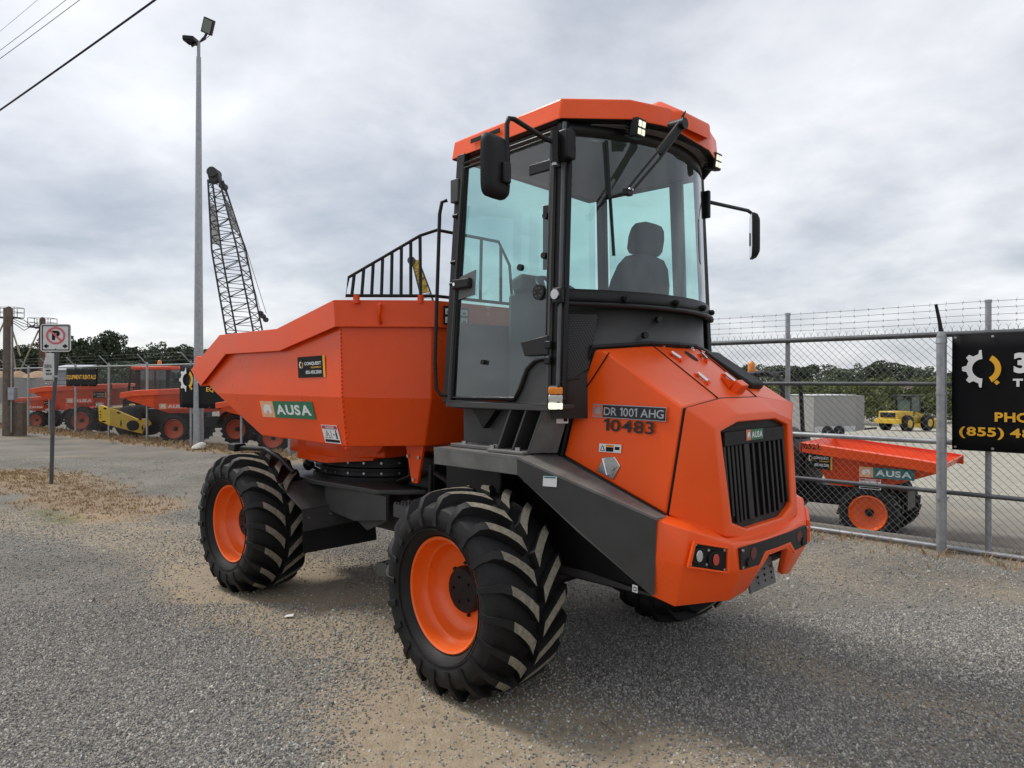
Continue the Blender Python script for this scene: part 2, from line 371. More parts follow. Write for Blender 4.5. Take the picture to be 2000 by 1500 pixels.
def zones(x, y):
    s, sr, sl = behind(x, y); n = vnoise(x, y, 1.7, 3); n2 = vnoise(x, y, .6, 9)
    dirt = np.maximum.reduce([1.35*strip(x, y, [(480, 1125), (600, 1165), (760, 1250), (900, 1370), (1080, 1520)], .95),
                              .9*strip(x, y, [(440, 1110), (700, 1190), (800, 1290)], .75),
                              .75*strip(x, y, [(1050, 1420), (1350, 1470), (1700, 1540)], .38),
                              .5*strip(x, y, [(0, 1010), (200, 1030), (420, 1080)], .9),
                              .55*strip(x, y, [(600, 1110), (760, 1120)], .8),
                              .6*strip(x, y, [(1500, 1260), (1760, 1340), (2050, 1440)], .35),
                              .45*ss(.25, .9, n+.4*n2)])
    straw = np.maximum.reduce([strip(x, y, [(-60, 925), (60, 930), (150, 965), (260, 1000)], 1.15),
                               (1-ss(.15+.1*(x < -3), .45+.55*(x < -3), np.abs(s+.1)+.22*n))*np.where(x > -3, .7, 1.),
                               .42*strip(x, y, [(-40, 868), (150, 876), (300, 893), (430, 918)], .5),
                               .36*strip(x, y, [(1600, 1075), (1800, 1110), (2040, 1160)], .6)])
    green = np.maximum(strip(x, y, [(80, 1000), (130, 1020)], .35)*.7, .4*strip(x, y, [(300, 920), (430, 938)], .5))
    pale = ss(3, 9, s)*ss(-3, 4, x)
    return dirt, straw, green, pale
def axis(lo, hi, st, far, g=1.28):
    a = list(np.arange(lo, hi+1e-6, st)); d = st; v = hi
    while v < far: d *= g; v += d; a.append(v)
    d = st; v = lo; b = []
    while v > -far: d *= g; v -= d; b.append(v)
    return np.array(b[::-1]+a)
gx, gy = axis(-17, 11, .16, 3000), axis(1.5, 24, .16, 3000)
XX, YY = np.meshgrid(gx, gy); ZZ = height(XX, YY)
nx, ny = len(gx), len(gy)
gv = np.stack([XX.ravel(), YY.ravel(), ZZ.ravel()], 1)
ii = (np.arange(ny-1)[:, None]*nx+np.arange(nx-1)[None, :]).ravel()
gf = np.stack([ii, ii+1, ii+nx+1, ii+nx], 1)
me = bpy.data.meshes.new('ground'); me.from_pydata(gv.tolist(), [], gf.tolist())
me.polygons.foreach_set('use_smooth', [True]*len(me.polygons))
for nm, val in zip(('dirt', 'straw', 'green', 'pale'), zones(gv[:, 0], gv[:, 1])):
    a = me.attributes.new(nm, 'FLOAT', 'POINT'); a.data.foreach_set('value', val.astype(np.float32))
gm = bpy.data.materials.new('gravel_ground'); gm.use_nodes = True; t = gm.node_tree; B = t.nodes['Principled BSDF']
geo = N(t, 'ShaderNodeNewGeometry'); pos = geo.outputs['Position']
def noise(t, s, d=6., r=.6, vec=None):
    n = N(t, 'ShaderNodeTexNoise', _Scale=s, _Detail=d, _Roughness=r); LK(t, vec or pos, n.inputs['Vector']); return n.outputs[0]
def mixc(t, f, a, b):
    n = N(t, 'ShaderNodeMix', data_type='RGBA')
    if isinstance(f, float): n.inputs[0].default_value = f
    else: LK(t, f, n.inputs[0])
    for i, v in ((6, a), (7, b)):
        if isinstance(v, tuple): n.inputs[i].default_value = (*v, 1)
        else: LK(t, v, n.inputs[i])
    return n.outputs[2]
v1 = N(t, 'ShaderNodeTexVoronoi', _Scale=62.); LK(t, pos, v1.inputs['Vector'])
v2 = N(t, 'ShaderNodeTexVoronoi', _Scale=125.); LK(t, pos, v2.inputs['Vector'])
sepc = N(t, 'ShaderNodeSeparateColor'); LK(t, v1.outputs['Color'], sepc.inputs[0])
stone = ramp(t, sepc.outputs[0], [(0., (.16, .155, .145)), (.35, (.262, .252, .23)), (.62, (.36, .343, .305)), (.85, (.46, .432, .37)), (1., (.60, .575, .51))])
stone = mixc(t, math_n(t, 'MULTIPLY', v1.outputs['Distance'], 38., True), stone, (.165, .153, .13))
stone = mixc(t, ramp(t, noise(t, .9, 5.), [(.35, (0, 0, 0)), (.7, (.55, .55, .55))]), stone, (.33, .312, .275))
dirtc = ramp(t, noise(t, 14., 8., .7), [(.3, (.25, .195, .13)), (.7, (.40, .325, .228))])
strawc = ramp(t, noise(t, 9., 9., .75), [(.28, (.23, .135, .070)), (.5, (.34, .225, .125)), (.75, (.44, .34, .215))])
def attr(nm): return N(t, 'ShaderNodeAttribute', attribute_name=nm).outputs['Fac']
def zone(nm, sc, amt=.9, lo=.3, hi=.62):
    n = noise(t, sc, 8., .72); f = math_n(t, 'ADD', math_n(t, 'MULTIPLY', attr(nm), amt), math_n(t, 'MULTIPLY', math_n(t, 'SUBTRACT', n, .5), 1.3))
    return math_n(t, 'MULTIPLY', ramp(t, f, [(lo, (0, 0, 0)), (hi, (1, 1, 1))]), .93)
n_a, n_b, n_c = noise(t, 1.3, 7., .68), noise(t, 6., 8., .72), noise(t, 34., 5., .7)
fsum = math_n(t, 'ADD', math_n(t, 'ADD', math_n(t, 'MULTIPLY', attr('dirt'), .9), math_n(t, 'MULTIPLY', math_n(t, 'SUBTRACT', n_a, .5), .95)), math_n(t, 'ADD', math_n(t, 'MULTIPLY', math_n(t, 'SUBTRACT', n_b, .5), .8), math_n(t, 'MULTIPLY', math_n(t, 'SUBTRACT', n_c, .5), .7)))
fd = math_n(t, 'MULTIPLY', ramp(t, fsum, [(-.0, (0, 0, 0)), (.06, (.10, .10, .10)), (.62, (1, 1, 1))]), .92)
c = mixc(t, fd, stone, dirtc)
c = mixc(t, math_n(t, 'MULTIPLY', zone('straw', 7., .95, .36, .95), .72), c, strawc)
c = mixc(t, zone('green', 9., .9, .35, .8), c, (.11, .13, .04))
palec = ramp(t, noise(t, 2.2, 9., .7), [(.3, (.36, .34, .28)), (.7, (.52, .49, .41))])
c = mixc(t, math_n(t, 'MULTIPLY', attr('pale'), .92), c, palec)
LK(t, c, B.inputs['Base Color']); B.inputs['Roughness'].default_value = .92; B.inputs['Specular IOR Level'].default_value = .25
hgt = math_n(t, 'ADD', math_n(t, 'MULTIPLY', math_n(t, 'SUBTRACT', .5, v1.outputs['Distance']), .9), math_n(t, 'MULTIPLY', v2.outputs['Distance'], -.5))
hgt = math_n(t, 'MULTIPLY', hgt, math_n(t, 'SUBTRACT', 1.1, math_n(t, 'MULTIPLY', fd, .75)))
bp = N(t, 'ShaderNodeBump', _Strength=.9, _Distance=.012); LK(t, hgt, bp.inputs['Height']); LK(t, bp.outputs[0], B.inputs['Normal'])
me.materials.append(gm); ground = bpy.data.objects.new('ground', me); col.objects.link(ground); struct(ground)

# ------------------------------------------------------------------ loose gravel (stuff)
def scatter(n, d0, d1, margin=.06):
    d = np.sqrt(rng.uniform(d0*d0, d1*d1, n)); k = (.5+margin)*2000/FPX; x = rng.uniform(-k, k, n)*d; return x, d
pts = []
for n_, a, b in ((150000, 2.7, 5.2), (90000, 5.2, 9.), (30000, 9., 15.)):
    x, y = scatter(n_, a, b); dz, sz, gz, pz = zones(x, y); s, _, _ = behind(x, y)
    keep = rng.random(n_) > np.clip(.62*dz+.75*sz+.22*vnoise(x, y, 2.3, 4), 0, .93)
    keep &= s < .2
    pts.append(np.stack([x[keep], y[keep], height(x[keep], y[keep])+.001], 1))
pts = np.concatenate(pts)
gmat = bpy.data.materials.new('gravel_stone'); gmat.use_nodes = True; t = gmat.node_tree
oi = N(t, 'ShaderNodeObjectInfo'); cc = ramp(t, oi.outputs['Random'], [(0., (.135, .134, .13)), (.4, (.25, .243, .226)), (.7, (.35, .335, .30)), (.92, (.46, .432, .37)), (1., (.62, .60, .54))])
LK(t, cc, t.nodes['Principled BSDF'].inputs['Base Color']); t.nodes['Principled BSDF'].inputs['Roughness'].default_value = .85
def gravel_nodes(rad=.0066):
    ng = bpy.data.node_groups.new('gravel_scatter', 'GeometryNodeTree')
    ng.interface.new_socket('Geometry', in_out='INPUT', socket_type='NodeSocketGeometry'); ng.interface.new_socket('Geometry', in_out='OUTPUT', socket_type='NodeSocketGeometry')
    gi, go = ng.nodes.new('NodeGroupInput'), ng.nodes.new('NodeGroupOutput')
    ico = ng.nodes.new('GeometryNodeMeshIcoSphere'); ico.inputs['Radius'].default_value = rad; ico.inputs['Subdivisions'].default_value = 1
    sm = ng.nodes.new('GeometryNodeSetMaterial'); sm.inputs['Material'].default_value = gmat
    inst = ng.nodes.new('GeometryNodeInstanceOnPoints')
    rr = ng.nodes.new('FunctionNodeRandomValue'); rr.data_type = 'FLOAT_VECTOR'; rr.inputs[0].default_value = (0, 0, 0); rr.inputs[1].default_value = (6.28, 6.28, 6.28)
    rs = ng.nodes.new('FunctionNodeRandomValue'); rs.data_type = 'FLOAT_VECTOR'; rs.inputs[0].default_value = (.35, .35, .3); rs.inputs[1].default_value = (1.75, 1.5, 1.0); rs.inputs['Seed'].default_value = 4
    l = ng.links.new
    l(gi.outputs[0], inst.inputs['Points']); l(ico.outputs[0], sm.inputs[0]); l(sm.outputs[0], inst.inputs['Instance'])
    l(rr.outputs[0], inst.inputs['Rotation']); l(rs.outputs[0], inst.inputs['Scale']); l(inst.outputs[0], go.inputs[0]); return ng
me = bpy.data.meshes.new('gravel'); me.from_pydata(pts.tolist(), [], []); gro = bpy.data.objects.new('gravel', me); col.objects.link(gro)
gro['kind'] = 'stuff'; gro['label'] = 'loose grey crushed gravel covering the yard'; gro['category'] = 'gravel'
md = gro.modifiers.new('scatter', 'NODES'); md.node_group = gravel_nodes()
x, y = scatter(9000, 2.7, 9.); s, _, _ = behind(x, y); n3 = vnoise(x, y, 1.4, 6); keep = (s < .1) & (rng.random(9000) < .10+.55*ss(.1, .8, n3))
me = bpy.data.meshes.new('stones'); me.from_pydata(np.stack([x[keep], y[keep], height(x[keep], y[keep])+.002], 1).tolist(), [], []); gr2 = bpy.data.objects.new('stones', me); col.objects.link(gr2)
gr2['kind'] = 'stuff'; gr2['label'] = 'scattered larger stones lying on the gravel yard'; gr2['category'] = 'stones'; md = gr2.modifiers.new('scatter', 'NODES'); md.node_group = gravel_nodes(.0125)

# ------------------------------------------------------------------ dry grass (stuff)
strawm = bpy.data.materials.new('dry_grass'); strawm.use_nodes = True; t = strawm.node_tree
gg = N(t, 'ShaderNodeNewGeometry'); LK(t, ramp(t, gg.outputs['Random Per Island'], [(0., (.24, .13, .06)), (.5, (.38, .25, .13)), (.88, (.50, .39, .24)), (1., (.18, .20, .08))]), t.nodes['Principled BSDF'].inputs['Base Color'])
t.nodes['Principled BSDF'].inputs['Roughness'].default_value = .9
def grass(name, label, n, area, hmin, hmax):
    mb = MB(); x, y = area(n); dz, sz, gz, pz = zones(x, y); keep = rng.random(n) < sz*.95
    for X, Y in zip(x[keep], y[keep]):
        Z = H0(X, Y)
        for k in range(6):
            a = random.uniform(0, 6.28); l = random.uniform(hmin, hmax); r = random.uniform(.0, .07); wd = .0022+.0006*math.hypot(X, Y)*.5
            bx, by = X+math.cos(a)*r, Y+math.sin(a)*r; b = random.uniform(0, 6.28); le = random.uniform(.2, 1.1)*l
            dx, dy = math.cos(b)*le, math.sin(b)*le; px, py = -math.sin(b+1)*wd, math.cos(b+1)*wd
            mb.add([(bx-px, by-py, Z-.004), (bx+px, by+py, Z-.004), (bx+dx*.45+px*.7, by+dy*.45+py*.7, Z+l*.62), (bx+dx*.45-px*.7, by+dy*.45-py*.7, Z+l*.62), (bx+dx, by+dy, Z+l*.85)], [(0, 1, 2, 3), (3, 2, 4)])
    o = mb.build(name, strawm, fixn=False); o['kind'] = 'stuff'; o['label'] = label; o['category'] = 'grass'; return o
def area_l(n):
    u = rng.uniform(-1, 20, n); v = rng.normal(0, .45, n); return BEND[0]+LD[0]*u+LN[0]*v, BEND[1]+LD[1]*u+LN[1]*v
def area_r(n):
    u = rng.uniform(-1.5, 10, n); v = rng.normal(-.05, .3, n); return RP[0]+RD[0]*u+RN[0]*v, RP[1]+RD[1]*u+RN[1]*v
def area_p(n):
    g = [ground_at(*q) for q in ((-60, 925), (60, 930), (150, 965), (260, 1000))]; k = rng.integers(0, 3, n); f = rng.random(n)
    gx_ = np.array([p.x for p in g]); gy_ = np.array([p.y for p in g])
    return gx_[k]*(1-f)+gx_[k+1]*f+rng.normal(0, .6, n), gy_[k]*(1-f)+gy_[k+1]*f+rng.normal(0, .6, n)
grass('dry_grass', 'strip of dry straw grass along the foot of the far left fence', 1500, area_l, .03, .16)
grass('dry_grass', 'thin dry straw grass along the foot of the right hand gate', 700, area_r, .02, .10)
grass('dry_grass', 'patch of short dry grass around the foot of the sign post', 1500, area_p, .012, .045)

# ------------------------------------------------------------------ trees
LEAF = {}
def leaf_mat(name, lo, hi):
    m = bpy.data.materials.new(name); m.use_nodes = True; t = m.node_tree; b = t.nodes['Principled BSDF']
    g = N(t, 'ShaderNodeNewGeometry'); LK(t, ramp(t, g.outputs['Random Per Island'], [(0, lo), (1, hi)]), b.inputs['Base Color']); b.inputs['Roughness'].default_value = .8; LEAF[name] = m; return m
leaf_mat('dark_leaves', (.016, .028, .014), (.075, .10, .045)); leaf_mat('mid_leaves', (.04, .06, .035), (.13, .165, .09)); leaf_mat('light_leaves', (.06, .085, .02), (.16, .19, .05))  # mid leaves carry the far trees' haze as a lighter leaf colour
def crown_mesh(seed, n, lobes, leaf, tall=1.):
    r = np.random.default_rng(seed); v = []; f = []; cl = []
    for k in range(lobes):
        a = r.uniform(0, 6.28); q = r.uniform(.05, .8)**.7; z = r.uniform(.12, .93); q *= 1.05*math.sqrt(max(.06, 1-((z-.42)/.58)**2))
        cl.append((math.cos(a)*q*.5, math.sin(a)*q*.5, z*tall, r.uniform(.09, .2)))
    for i in range(n):
        c = cl[r.integers(lobes)]; d = r.normal(size=3); d /= np.linalg.norm(d); p = np.array(c[:3])+d*c[3]*r.uniform(.55, 1.)**.5*np.array([1, 1, .8])
        a = r.normal(size=3); a /= np.linalg.norm(a); b = np.cross(a, r.normal(size=3)); b /= np.linalg.norm(b); s = leaf*r.uniform(.5, 1.3)
        o = len(v); v += [tuple(p-a*s), tuple(p+b*s*.6), tuple(p+a*s), tuple(p-b*s*.6)]; f.append((o, o+1, o+2, o+3))
    me = bpy.data.meshes.new('crown'); me.from_pydata(v, [], f); return me
CROWNS = {}
for kind, mname, seeds in (('dark', 'dark_leaves', (1, 2, 3)), ('mid', 'mid_leaves', (4, 5, 6)), ('bush', 'light_leaves', (7, 8, 9))):
    CROWNS[kind] = []
    for sd_ in seeds:
        cm = crown_mesh(sd_, 5200, 44, .028 if kind != 'bush' else .028, 1.); cm.materials.append(LEAF[mname]); CROWNS[kind].append(cm)
mb = MB(); mb.tube([(0, 0, -.05), (.01, .01, .25), (-.01, .02, .55), (.02, 0, .85)], [.035, .026, .018, .006], 7)
for k in range(6):
    a = k*1.05+.4; z = .28+.08*k; mb.tube([(0, 0, z), (math.cos(a)*.12, math.sin(a)*.12, z+.1), (math.cos(a)*.26, math.sin(a)*.26, z+.2)], [.014, .009, .003], 5)
trunk_o = mb.build('trunk', mat('bark', (.055, .045, .038), .9)); TRUNK = trunk_o.data; bpy.data.objects.remove(trunk_o)
def tree(kind, px, ytop, d, wpx, label, group, i, base=None, cat='tree'):
    p = at_depth(px, ytop, d); zb = H0(p.x, p.y) if base is None else base; h = p.z-zb
    o = thing('bush' if kind == 'bush' else 'leafy_tree', label, cat, (p.x, p.y, zb), random.uniform(0, 6.28), group)
    wd = wpx*1.5*d/FPX
    for nm, me in (('crown', CROWNS[kind][i % 3]), ('trunk', TRUNK)):
        c = bpy.data.objects.new(nm, me); col.objects.link(c); c.parent = o
    o.scale = (wd, wd, h); return o
ORD = ['first', 'second', 'third', 'fourth', 'fifth', 'sixth', 'seventh', 'eighth', 'ninth', 'tenth', 'eleventh', 'twelfth', 'thirteenth', 'fourteenth', 'fifteenth', 'sixteenth', 'seventeenth', 'eighteenth']
lt = [(-14, 688, 96, 62), (18, 682, 104, 58), (46, 668, 92, 56), (84, 660, 98, 58), (122, 664, 108, 56), (150, 651, 92, 58), (181, 657, 100, 54), (214, 650, 94, 58), (247, 668, 102, 56), (276, 676, 96, 58), (312, 668, 110, 52), (346, 668, 98, 58), (376, 678, 104, 54), (408, 684, 96, 58), (440, 690, 106, 60)]
for i, (px, yt, d, wp) in enumerate(lt):
    tree('dark' if i not in (10, 12) else 'mid', px, yt, d, wp, f'dark leafy tree behind the left fence, {ORD[i]} from the left edge of the row', 'trees behind the left yard', i)
for i, (px, yt, d, wp) in enumerate([(205, 712, 62, 62), (250, 705, 58, 66), (300, 718, 60, 62), (345, 722, 57, 60)]):
    tree('mid', px, yt, d, wp, f'lower mid green tree behind the left fence, {ORD[i]} from the sign post', 'lower trees in the left yard', i+1)
rt = [(1395, 726, 150, 60), (1430, 716, 165, 62), (1470, 714, 150, 60), (1512, 710, 170, 64), (1556, 716, 155, 60), (1598, 715, 165, 62), (1640, 716, 150, 62), (1684, 711, 160, 62), (1726, 705, 150, 70), (1772, 712, 165, 62), (1812, 718, 152, 58), (1848, 722, 160, 56), (1890, 716, 150, 62), (1935, 720, 160, 60), (1985, 716, 150, 62)]
for i, (px, yt, d, wp) in enumerate(rt):
    tree('mid' if i % 4 else 'dark', px, yt-(i*37 % 11-5)*1.1, d, wp*(.75+.25*(i*53 % 7)/6), f'far dark tree on the skyline past the gate, {ORD[i]} from the big dumper', 'trees on the right skyline', i)
bs = [(1500, 752, 72, 70), (1545, 748, 68, 66), (1590, 746, 74, 66), (1632, 752, 70, 60), (1682, 748, 66, 62), (1722, 742, 72, 60), (1800, 738, 70, 64), (1842, 736, 76, 62), (1880, 742, 70, 60), (1925, 742, 72, 60), (1975, 744, 70, 62)]
for i, (px, yt, d, wp) in enumerate(bs):
    tree('bush', px, yt, d, wp, f'light green bushy tree beyond the grey trailer, {ORD[i]} counted from the left', 'bushes past the right yard', i, cat='bush')
# ================================================================== fences
def chain_mesh(name, parent, p, d, s0, s1, z0, z1, r=.0017, pitch=.037, m=None):
    mb = MB(); rows = int((z1-z0)/pitch); k = int((s1-s0)/pitch); nrm = Vector((-d[1], d[0], 0))
    vs = []; fs = []
    for i in range(k):
        base = len(vs)
        for j in range(rows+1):
            s = s0+(i+.5)*pitch+(pitch*.5 if (j+i) % 2 else -pitch*.5)
            x, y = p[0]+d[0]*s, p[1]+d[1]*s; zz_ = z0+j*pitch
            for a in (0, 2.1, 4.2):
                o = Vector((d[0], d[1], 0))*(math.cos(a)*r)+nrm*(math.sin(a)*r+(.0015 if i % 2 else -.0015)); vs.append((x+o.x, y+o.y, zz_+(.35*r if a else -.35*r)))
        for j in range(rows):
            a, b = base+j*3, base+j*3+3
            for q in range(3): fs.append((a+q, a+(q+1) % 3, b+(q+1) % 3, b+q))
        # twisted knuckle at the top
        s = s0+(i+.5)*pitch; x, y = p[0]+d[0]*s, p[1]+d[1]*s; b0 = len(vs)
    mb.v = vs; mb.f = fs; mb.mi = [0]*len(fs)
    return mb.build(name, m or GALVD, parent, fixn=False)
def barbed(parent, pts, m=RUST, r=.0022, step=.13):
    mb = MB(); mb.tube(pts, r, 4)
    for a, b in zip(pts[:-1], pts[1:]):
        a, b = Vector(a), Vector(b); n = int((b-a).length/step); d = (b-a).normalized()
        for i in range(n):
            c = a+(b-a)*((i+.5)/n); q = d.orthogonal(); q.rotate(Matrix.Rotation(random.uniform(0, 6), 3, d)); q2 = d.cross(q)
            for e in (q, q2): mb.tube([c-e*.016-d*.004, c+e*.016+d*.004], .0016, 3)
    return mb.build('barbed_wire', m, parent, fixn=False)
# --- left fence
fl = thing('chain_link_fence', 'galvanised chain link fence with slanted barbed wire arms, left of the big dumper', 'fence', (BEND[0], BEND[1], 0))
def lpos(s): return Vector((LD[0]*s, LD[1]*s, 0))
lposts = [0.0, 1.25, 3.04, 5.22, 7.42, 9.62, 11.8, 13.7, 15.4, 17.1, 18.9]
TZ = 2.03
for s in lposts:
    b = lpos(s); mb = MB(); mb.cyl(b+Vector((0, 0, -.1)), b+Vector((0, 0, TZ+.05)), .032, n=10); mb.cyl(b+Vector((0, 0, TZ+.05)), b+Vector((0, 0, TZ+.09)), .034, .012, 10)
    po = mb.build('post', GALV, fl, smooth=40)
    a = b+Vector((0, 0, TZ+.02)); e = a+Vector((-LN[0]*.26, -LN[1]*.26, .27)); mb = MB(); mb.tube([a, e], .014, 6); mb.build('barb_arm', GALV, po)
mb = MB(); mb.tube([lpos(0)+Vector((0, 0, TZ)), lpos(19.5)+Vector((0, 0, TZ))], .021, 8); mb.build('top_rail', GALV, fl, smooth=40)
for f_ in (.35, .68, 1.0):
    o = Vector((-LN[0]*.26*f_, -LN[1]*.26*f_, TZ+.02+.27*f_)); barbed(fl, [lpos(s)+o for s in lposts], GALVD, .003, .4)
chain_mesh('wire_mesh', fl, (0, 0), LD, 0, 19.4, .02, TZ, .0022)
mb = MB(); mb.tube([lpos(0)+Vector((0, 0, .04)), lpos(19.4)+Vector((0, 0, .04))], .003, 4); mb.build('tension_wire', GALVD, fl)
# --- right gate and fence
fr_ = thing('chain_link_gate', 'long chain link gate of five pipe rails with barbed wire, right of the big dumper', 'gate', (RP[0], RP[1], 0))
def rpos(s, z=0): return Vector((RD[0]*s, RD[1]*s, z))
def s_at(px):                                   # where along the gate line a pixel column falls
    k = (px-CX)/FPX; return (RP[0]-k*RP[1])/(k*RD[1]-RD[0])
rl = 10.55
for z, r, m, nm in ((.035, .024, GALV, 'bottom_rail'), (.565, .022, GALVK, 'rail'), (1.045, .027, GALV, 'rail'), (1.6, .023, GALVK, 'rail'), (2.075, .027, GALVK, 'top_rail')):
    mb = MB(); mb.tube([rpos(-2.2, z), rpos(rl, z)], r, 10); mb.build(nm, m, fr_, smooth=40)
for px in (1535, 1928):
    s = s_at(px); mb = MB(); mb.cyl(rpos(s, 0.0)+Vector((RN[0]*.05, RN[1]*.05, 0)), rpos(s, 2.36)+Vector((RN[0]*.05, RN[1]*.05, 0)), .026, n=10)
    mb.cyl(rpos(s, 2.36)+Vector((RN[0]*.05, RN[1]*.05, 0)), rpos(s, 2.385)+Vector((RN[0]*.05, RN[1]*.05, 0)), .03, n=10); mb.build('upright', GALV, fr_, smooth=40)
for s in (3.9, 6.3, 8.6, rl):
    mb = MB(); mb.cyl(rpos(s, 0.0)+Vector((RN[0]*.05, RN[1]*.05, 0)), rpos(s, 2.36)+Vector((RN[0]*.05, RN[1]*.05, 0)), .026, n=10); mb.build('upright', GALV, fr_, smooth=40)
for z in (2.19, 2.25, 2.315, 2.375): barbed(fr_, [rpos(s, z-.012*math.sin((s+2)*1.9)**2)+Vector((RN[0]*.05, RN[1]*.05, 0)) for s in np.linspace(-2.2, rl, 14)])
chain_mesh('wire_mesh', fr_, (0, 0), RD, -2.2, rl, .04, 2.12, .0024)
mb = MB()                                       # twisted wire ends standing above the top rail
for i in range(int((rl+2.2)/.074)):
    s = -2.2+(i+.5)*.074
    for q in (-1, 1): mb.tube([rpos(s, 2.10), rpos(s+.004*q, 2.135), rpos(s+.02*q, 2.155)], .0019, 3)
mb.build('wire_ends', GALVD, fr_, fixn=False)['kind'] = 'stuff'
gp = thing('gate_post', 'thick galvanised post with a dark barb arm beside the black banner', 'post', (RP[0]+RD[0]*s_at(1843)-RN[0]*.075, RP[1]+RD[1]*s_at(1843)-RN[1]*.075, 0))
mb = MB(); mb.cyl((0, 0, -.1), (0, 0, 2.06), .044, n=14); mb.build('pole', GALV, gp, smooth=40)
mb = MB(); mb.cyl((0, 0, 1.99), (0, 0, 2.10), .05, .036, 14); mb.build('cap', GALV, gp, smooth=40)
mb = MB(); mb.tube([(0, 0, 2.06), (-.02, 0, 2.2), (-.06, -.01, 2.36)], [.022, .017, .014], 8); mb.build('barb_arm', BLACK, gp)
for z in (.5, 1.50):
    mb = MB(); mb.lathe([(z, .05), (z+.022, .05), (z+.022, .044), (z, .044)], 14, ax='Z'); mb.tube([(.04, .03, z+.011), (.10, .05, z+.011)], .009, 6); mb.build('clamp', GALV, gp)

# ------------------------------------------------------------------ banners
def banner(name, label, w_, h_, origin, d, wave=.009):
    o = thing(name, label, 'banner', origin); d = Vector((d[0], d[1], 0)).normalized()
    mb = MB(); n, k = 16, 8; nn = d.cross(Vector((0, 0, 1)))
    vs = [d*(w_*i/n)+Vector((0, 0, h_*j/k))+nn*(wave*math.sin(i*.9+j*.5)*(.3+.7*abs(math.sin(i*.37+1)))-.008) for j in range(k+1) for i in range(n+1)]
    mb.add(vs, [(j*(n+1)+i, j*(n+1)+i+1, (j+1)*(n+1)+i+1, (j+1)*(n+1)+i) for j in range(k) for i in range(n)])
    mb.build('sheet', VINYL, o, fixn=False, smooth=60, solid=.002)
    for i in range(5):
        for z in (.03, h_-.03):
            mb = MB(); c = d*(.03+(w_-.06)*i/4)+Vector((0, 0, z))+nn*.006; mb.cyl(c, c+nn*.003, .012, n=10); mb.build('eyelet', STEEL, o)
    p = [nn*.004, d*w_+nn*.004, Vector((0, 0, h_))+nn*.004]; return o, p
# right: runs out of the picture
s1 = s_at(1861); bo = Vector((RP[0]+RD[0]*s1-RN[0]*.04, RP[1]+RD[1]*s1-RN[1]*.04, .98))
b1, q = banner('company_banner', 'black company banner with white and yellow gear emblem hung on the gate', 1.25, 1.09, bo, (-RD[0], -RD[1]))
gear_logo(b1, *q, .205, .70, .115, .135, lift=.006)
# only the part of the writing that the picture shows
lettering('3', WHITE, b1, *q, .39, .48, .66, .83, bold=.05, lift=.006); lettering('T', WHITE, b1, *q, .385, .445, .55, .615, bold=.05, lift=.006)
lettering('PHO', YELLOW, b1, *q, .275, .49, .255, .335, bold=.035, lift=.006)
lettering('(855) 48', YELLOW, b1, *q, .05, .50, .105, .205, bold=.03, lift=.006)
# left: two banners on the left fence
def l_at(px):
    k = (px-CX)/FPX; return (BEND[0]-k*BEND[1])/(k*LD[1]-LD[0])
def lbanner(px0, px1, z0, z1, label):
    s0, s1_ = l_at(px0), l_at(px1); o = Vector((BEND[0]+LD[0]*s0-LN[0]*.045, BEND[1]+LD[1]*s0-LN[1]*.045, z0)); return banner('company_banner', label, s0-s1_, z1-z0, o, (-LD[0], -LD[1]))
b2, q = lbanner(132, 193, 1.45, 2.0, 'black banner with yellow EQUIPMENT RENTALS lettering on the left fence')
lettering('EQUIPMENT RENTALS', YELLOW, b2, *q, .03, .97, .34, .62, bold=.03, lift=.006)
b3, q = lbanner(354, 478, .95, 2.0, 'black gear emblem banner on the left fence, half hidden by the orange skip')
gear_logo(b3, *q, .13, .66, .11, .24, lift=.006)
lettering('CONQUEST', WHITE, b3, *q, .26, .95, .56, .74, bold=.03, lift=.006); lettering('EQUIPMENT', YELLOW, b3, *q, .45, .95, .37, .49, bold=.03, lift=.006)

# ================================================================== light pole, signs, cables
g = ground_at(388, 872); lp = thing('flood_light_pole', 'tall galvanised steel pole with two flood lights behind the left fence', 'light pole', (g.x, g.y, H0(g.x, g.y)))
top = at_depth(386, 84, g.y).z
mb = MB(); mb.cyl((0, 0, -.1), (0, 0, top-.35), .125, .055, 16); mb.build('pole', GALV, lp, smooth=40)
mb = MB(); mb.cyl((0, 0, top-.36), (0, 0, top+.02), .04, n=12); mb.build('spigot', GALV, lp, smooth=40)
mb = MB(); mb.tube([(-.17, -.02, top-.1), (.17, .02, top+.12)], .025, 8); mb.build('cross_arm', GALVK, lp)
def flood(c, rot, lab_):
    h = MB(); rm = Matrix.Rotation(rot[0], 3, 'Y') @ Matrix.Rotation(rot[1], 3, 'X')
    h.box(c, (.27, .10, .36), rm); hs = h.build('flood_light', BLACK, lp, bevel=.012); lab(hs, lab_)
    m2 = MB(); m2.box(Vector(c)+rm @ Vector((0, -.053, 0)), (.22, .01, .30), rm); m2.build('lens', mat('flood_lens', (.22, .25, .22), .2), hs)
    m3 = MB()
    for i in range(7): m3.box(Vector(c)+rm @ Vector((0, .062, -.15+.05*i)), (.25, .03, .012), rm)
    m3.build('cooling_fins', BLACK, hs)
flood((.24, -.02, top+.40), (R(24), R(20)), 'flood light tilted upwards')
flood((-.18, -.02, top+.06), (R(6), R(-84)), 'flood light lying flat')
mb = MB(); mb.tube([(.06, 0, top+.05), (.16, 0, top+.16), (.2, 0, top+.24)], .03, 8); mb.build('bracket', BLACK, lp); mb = MB(); mb.tube([(-.14, -.02, top-.1), (-.14, -.02, top+.02)], .022, 8); mb.build('bracket', BLACK, lp)
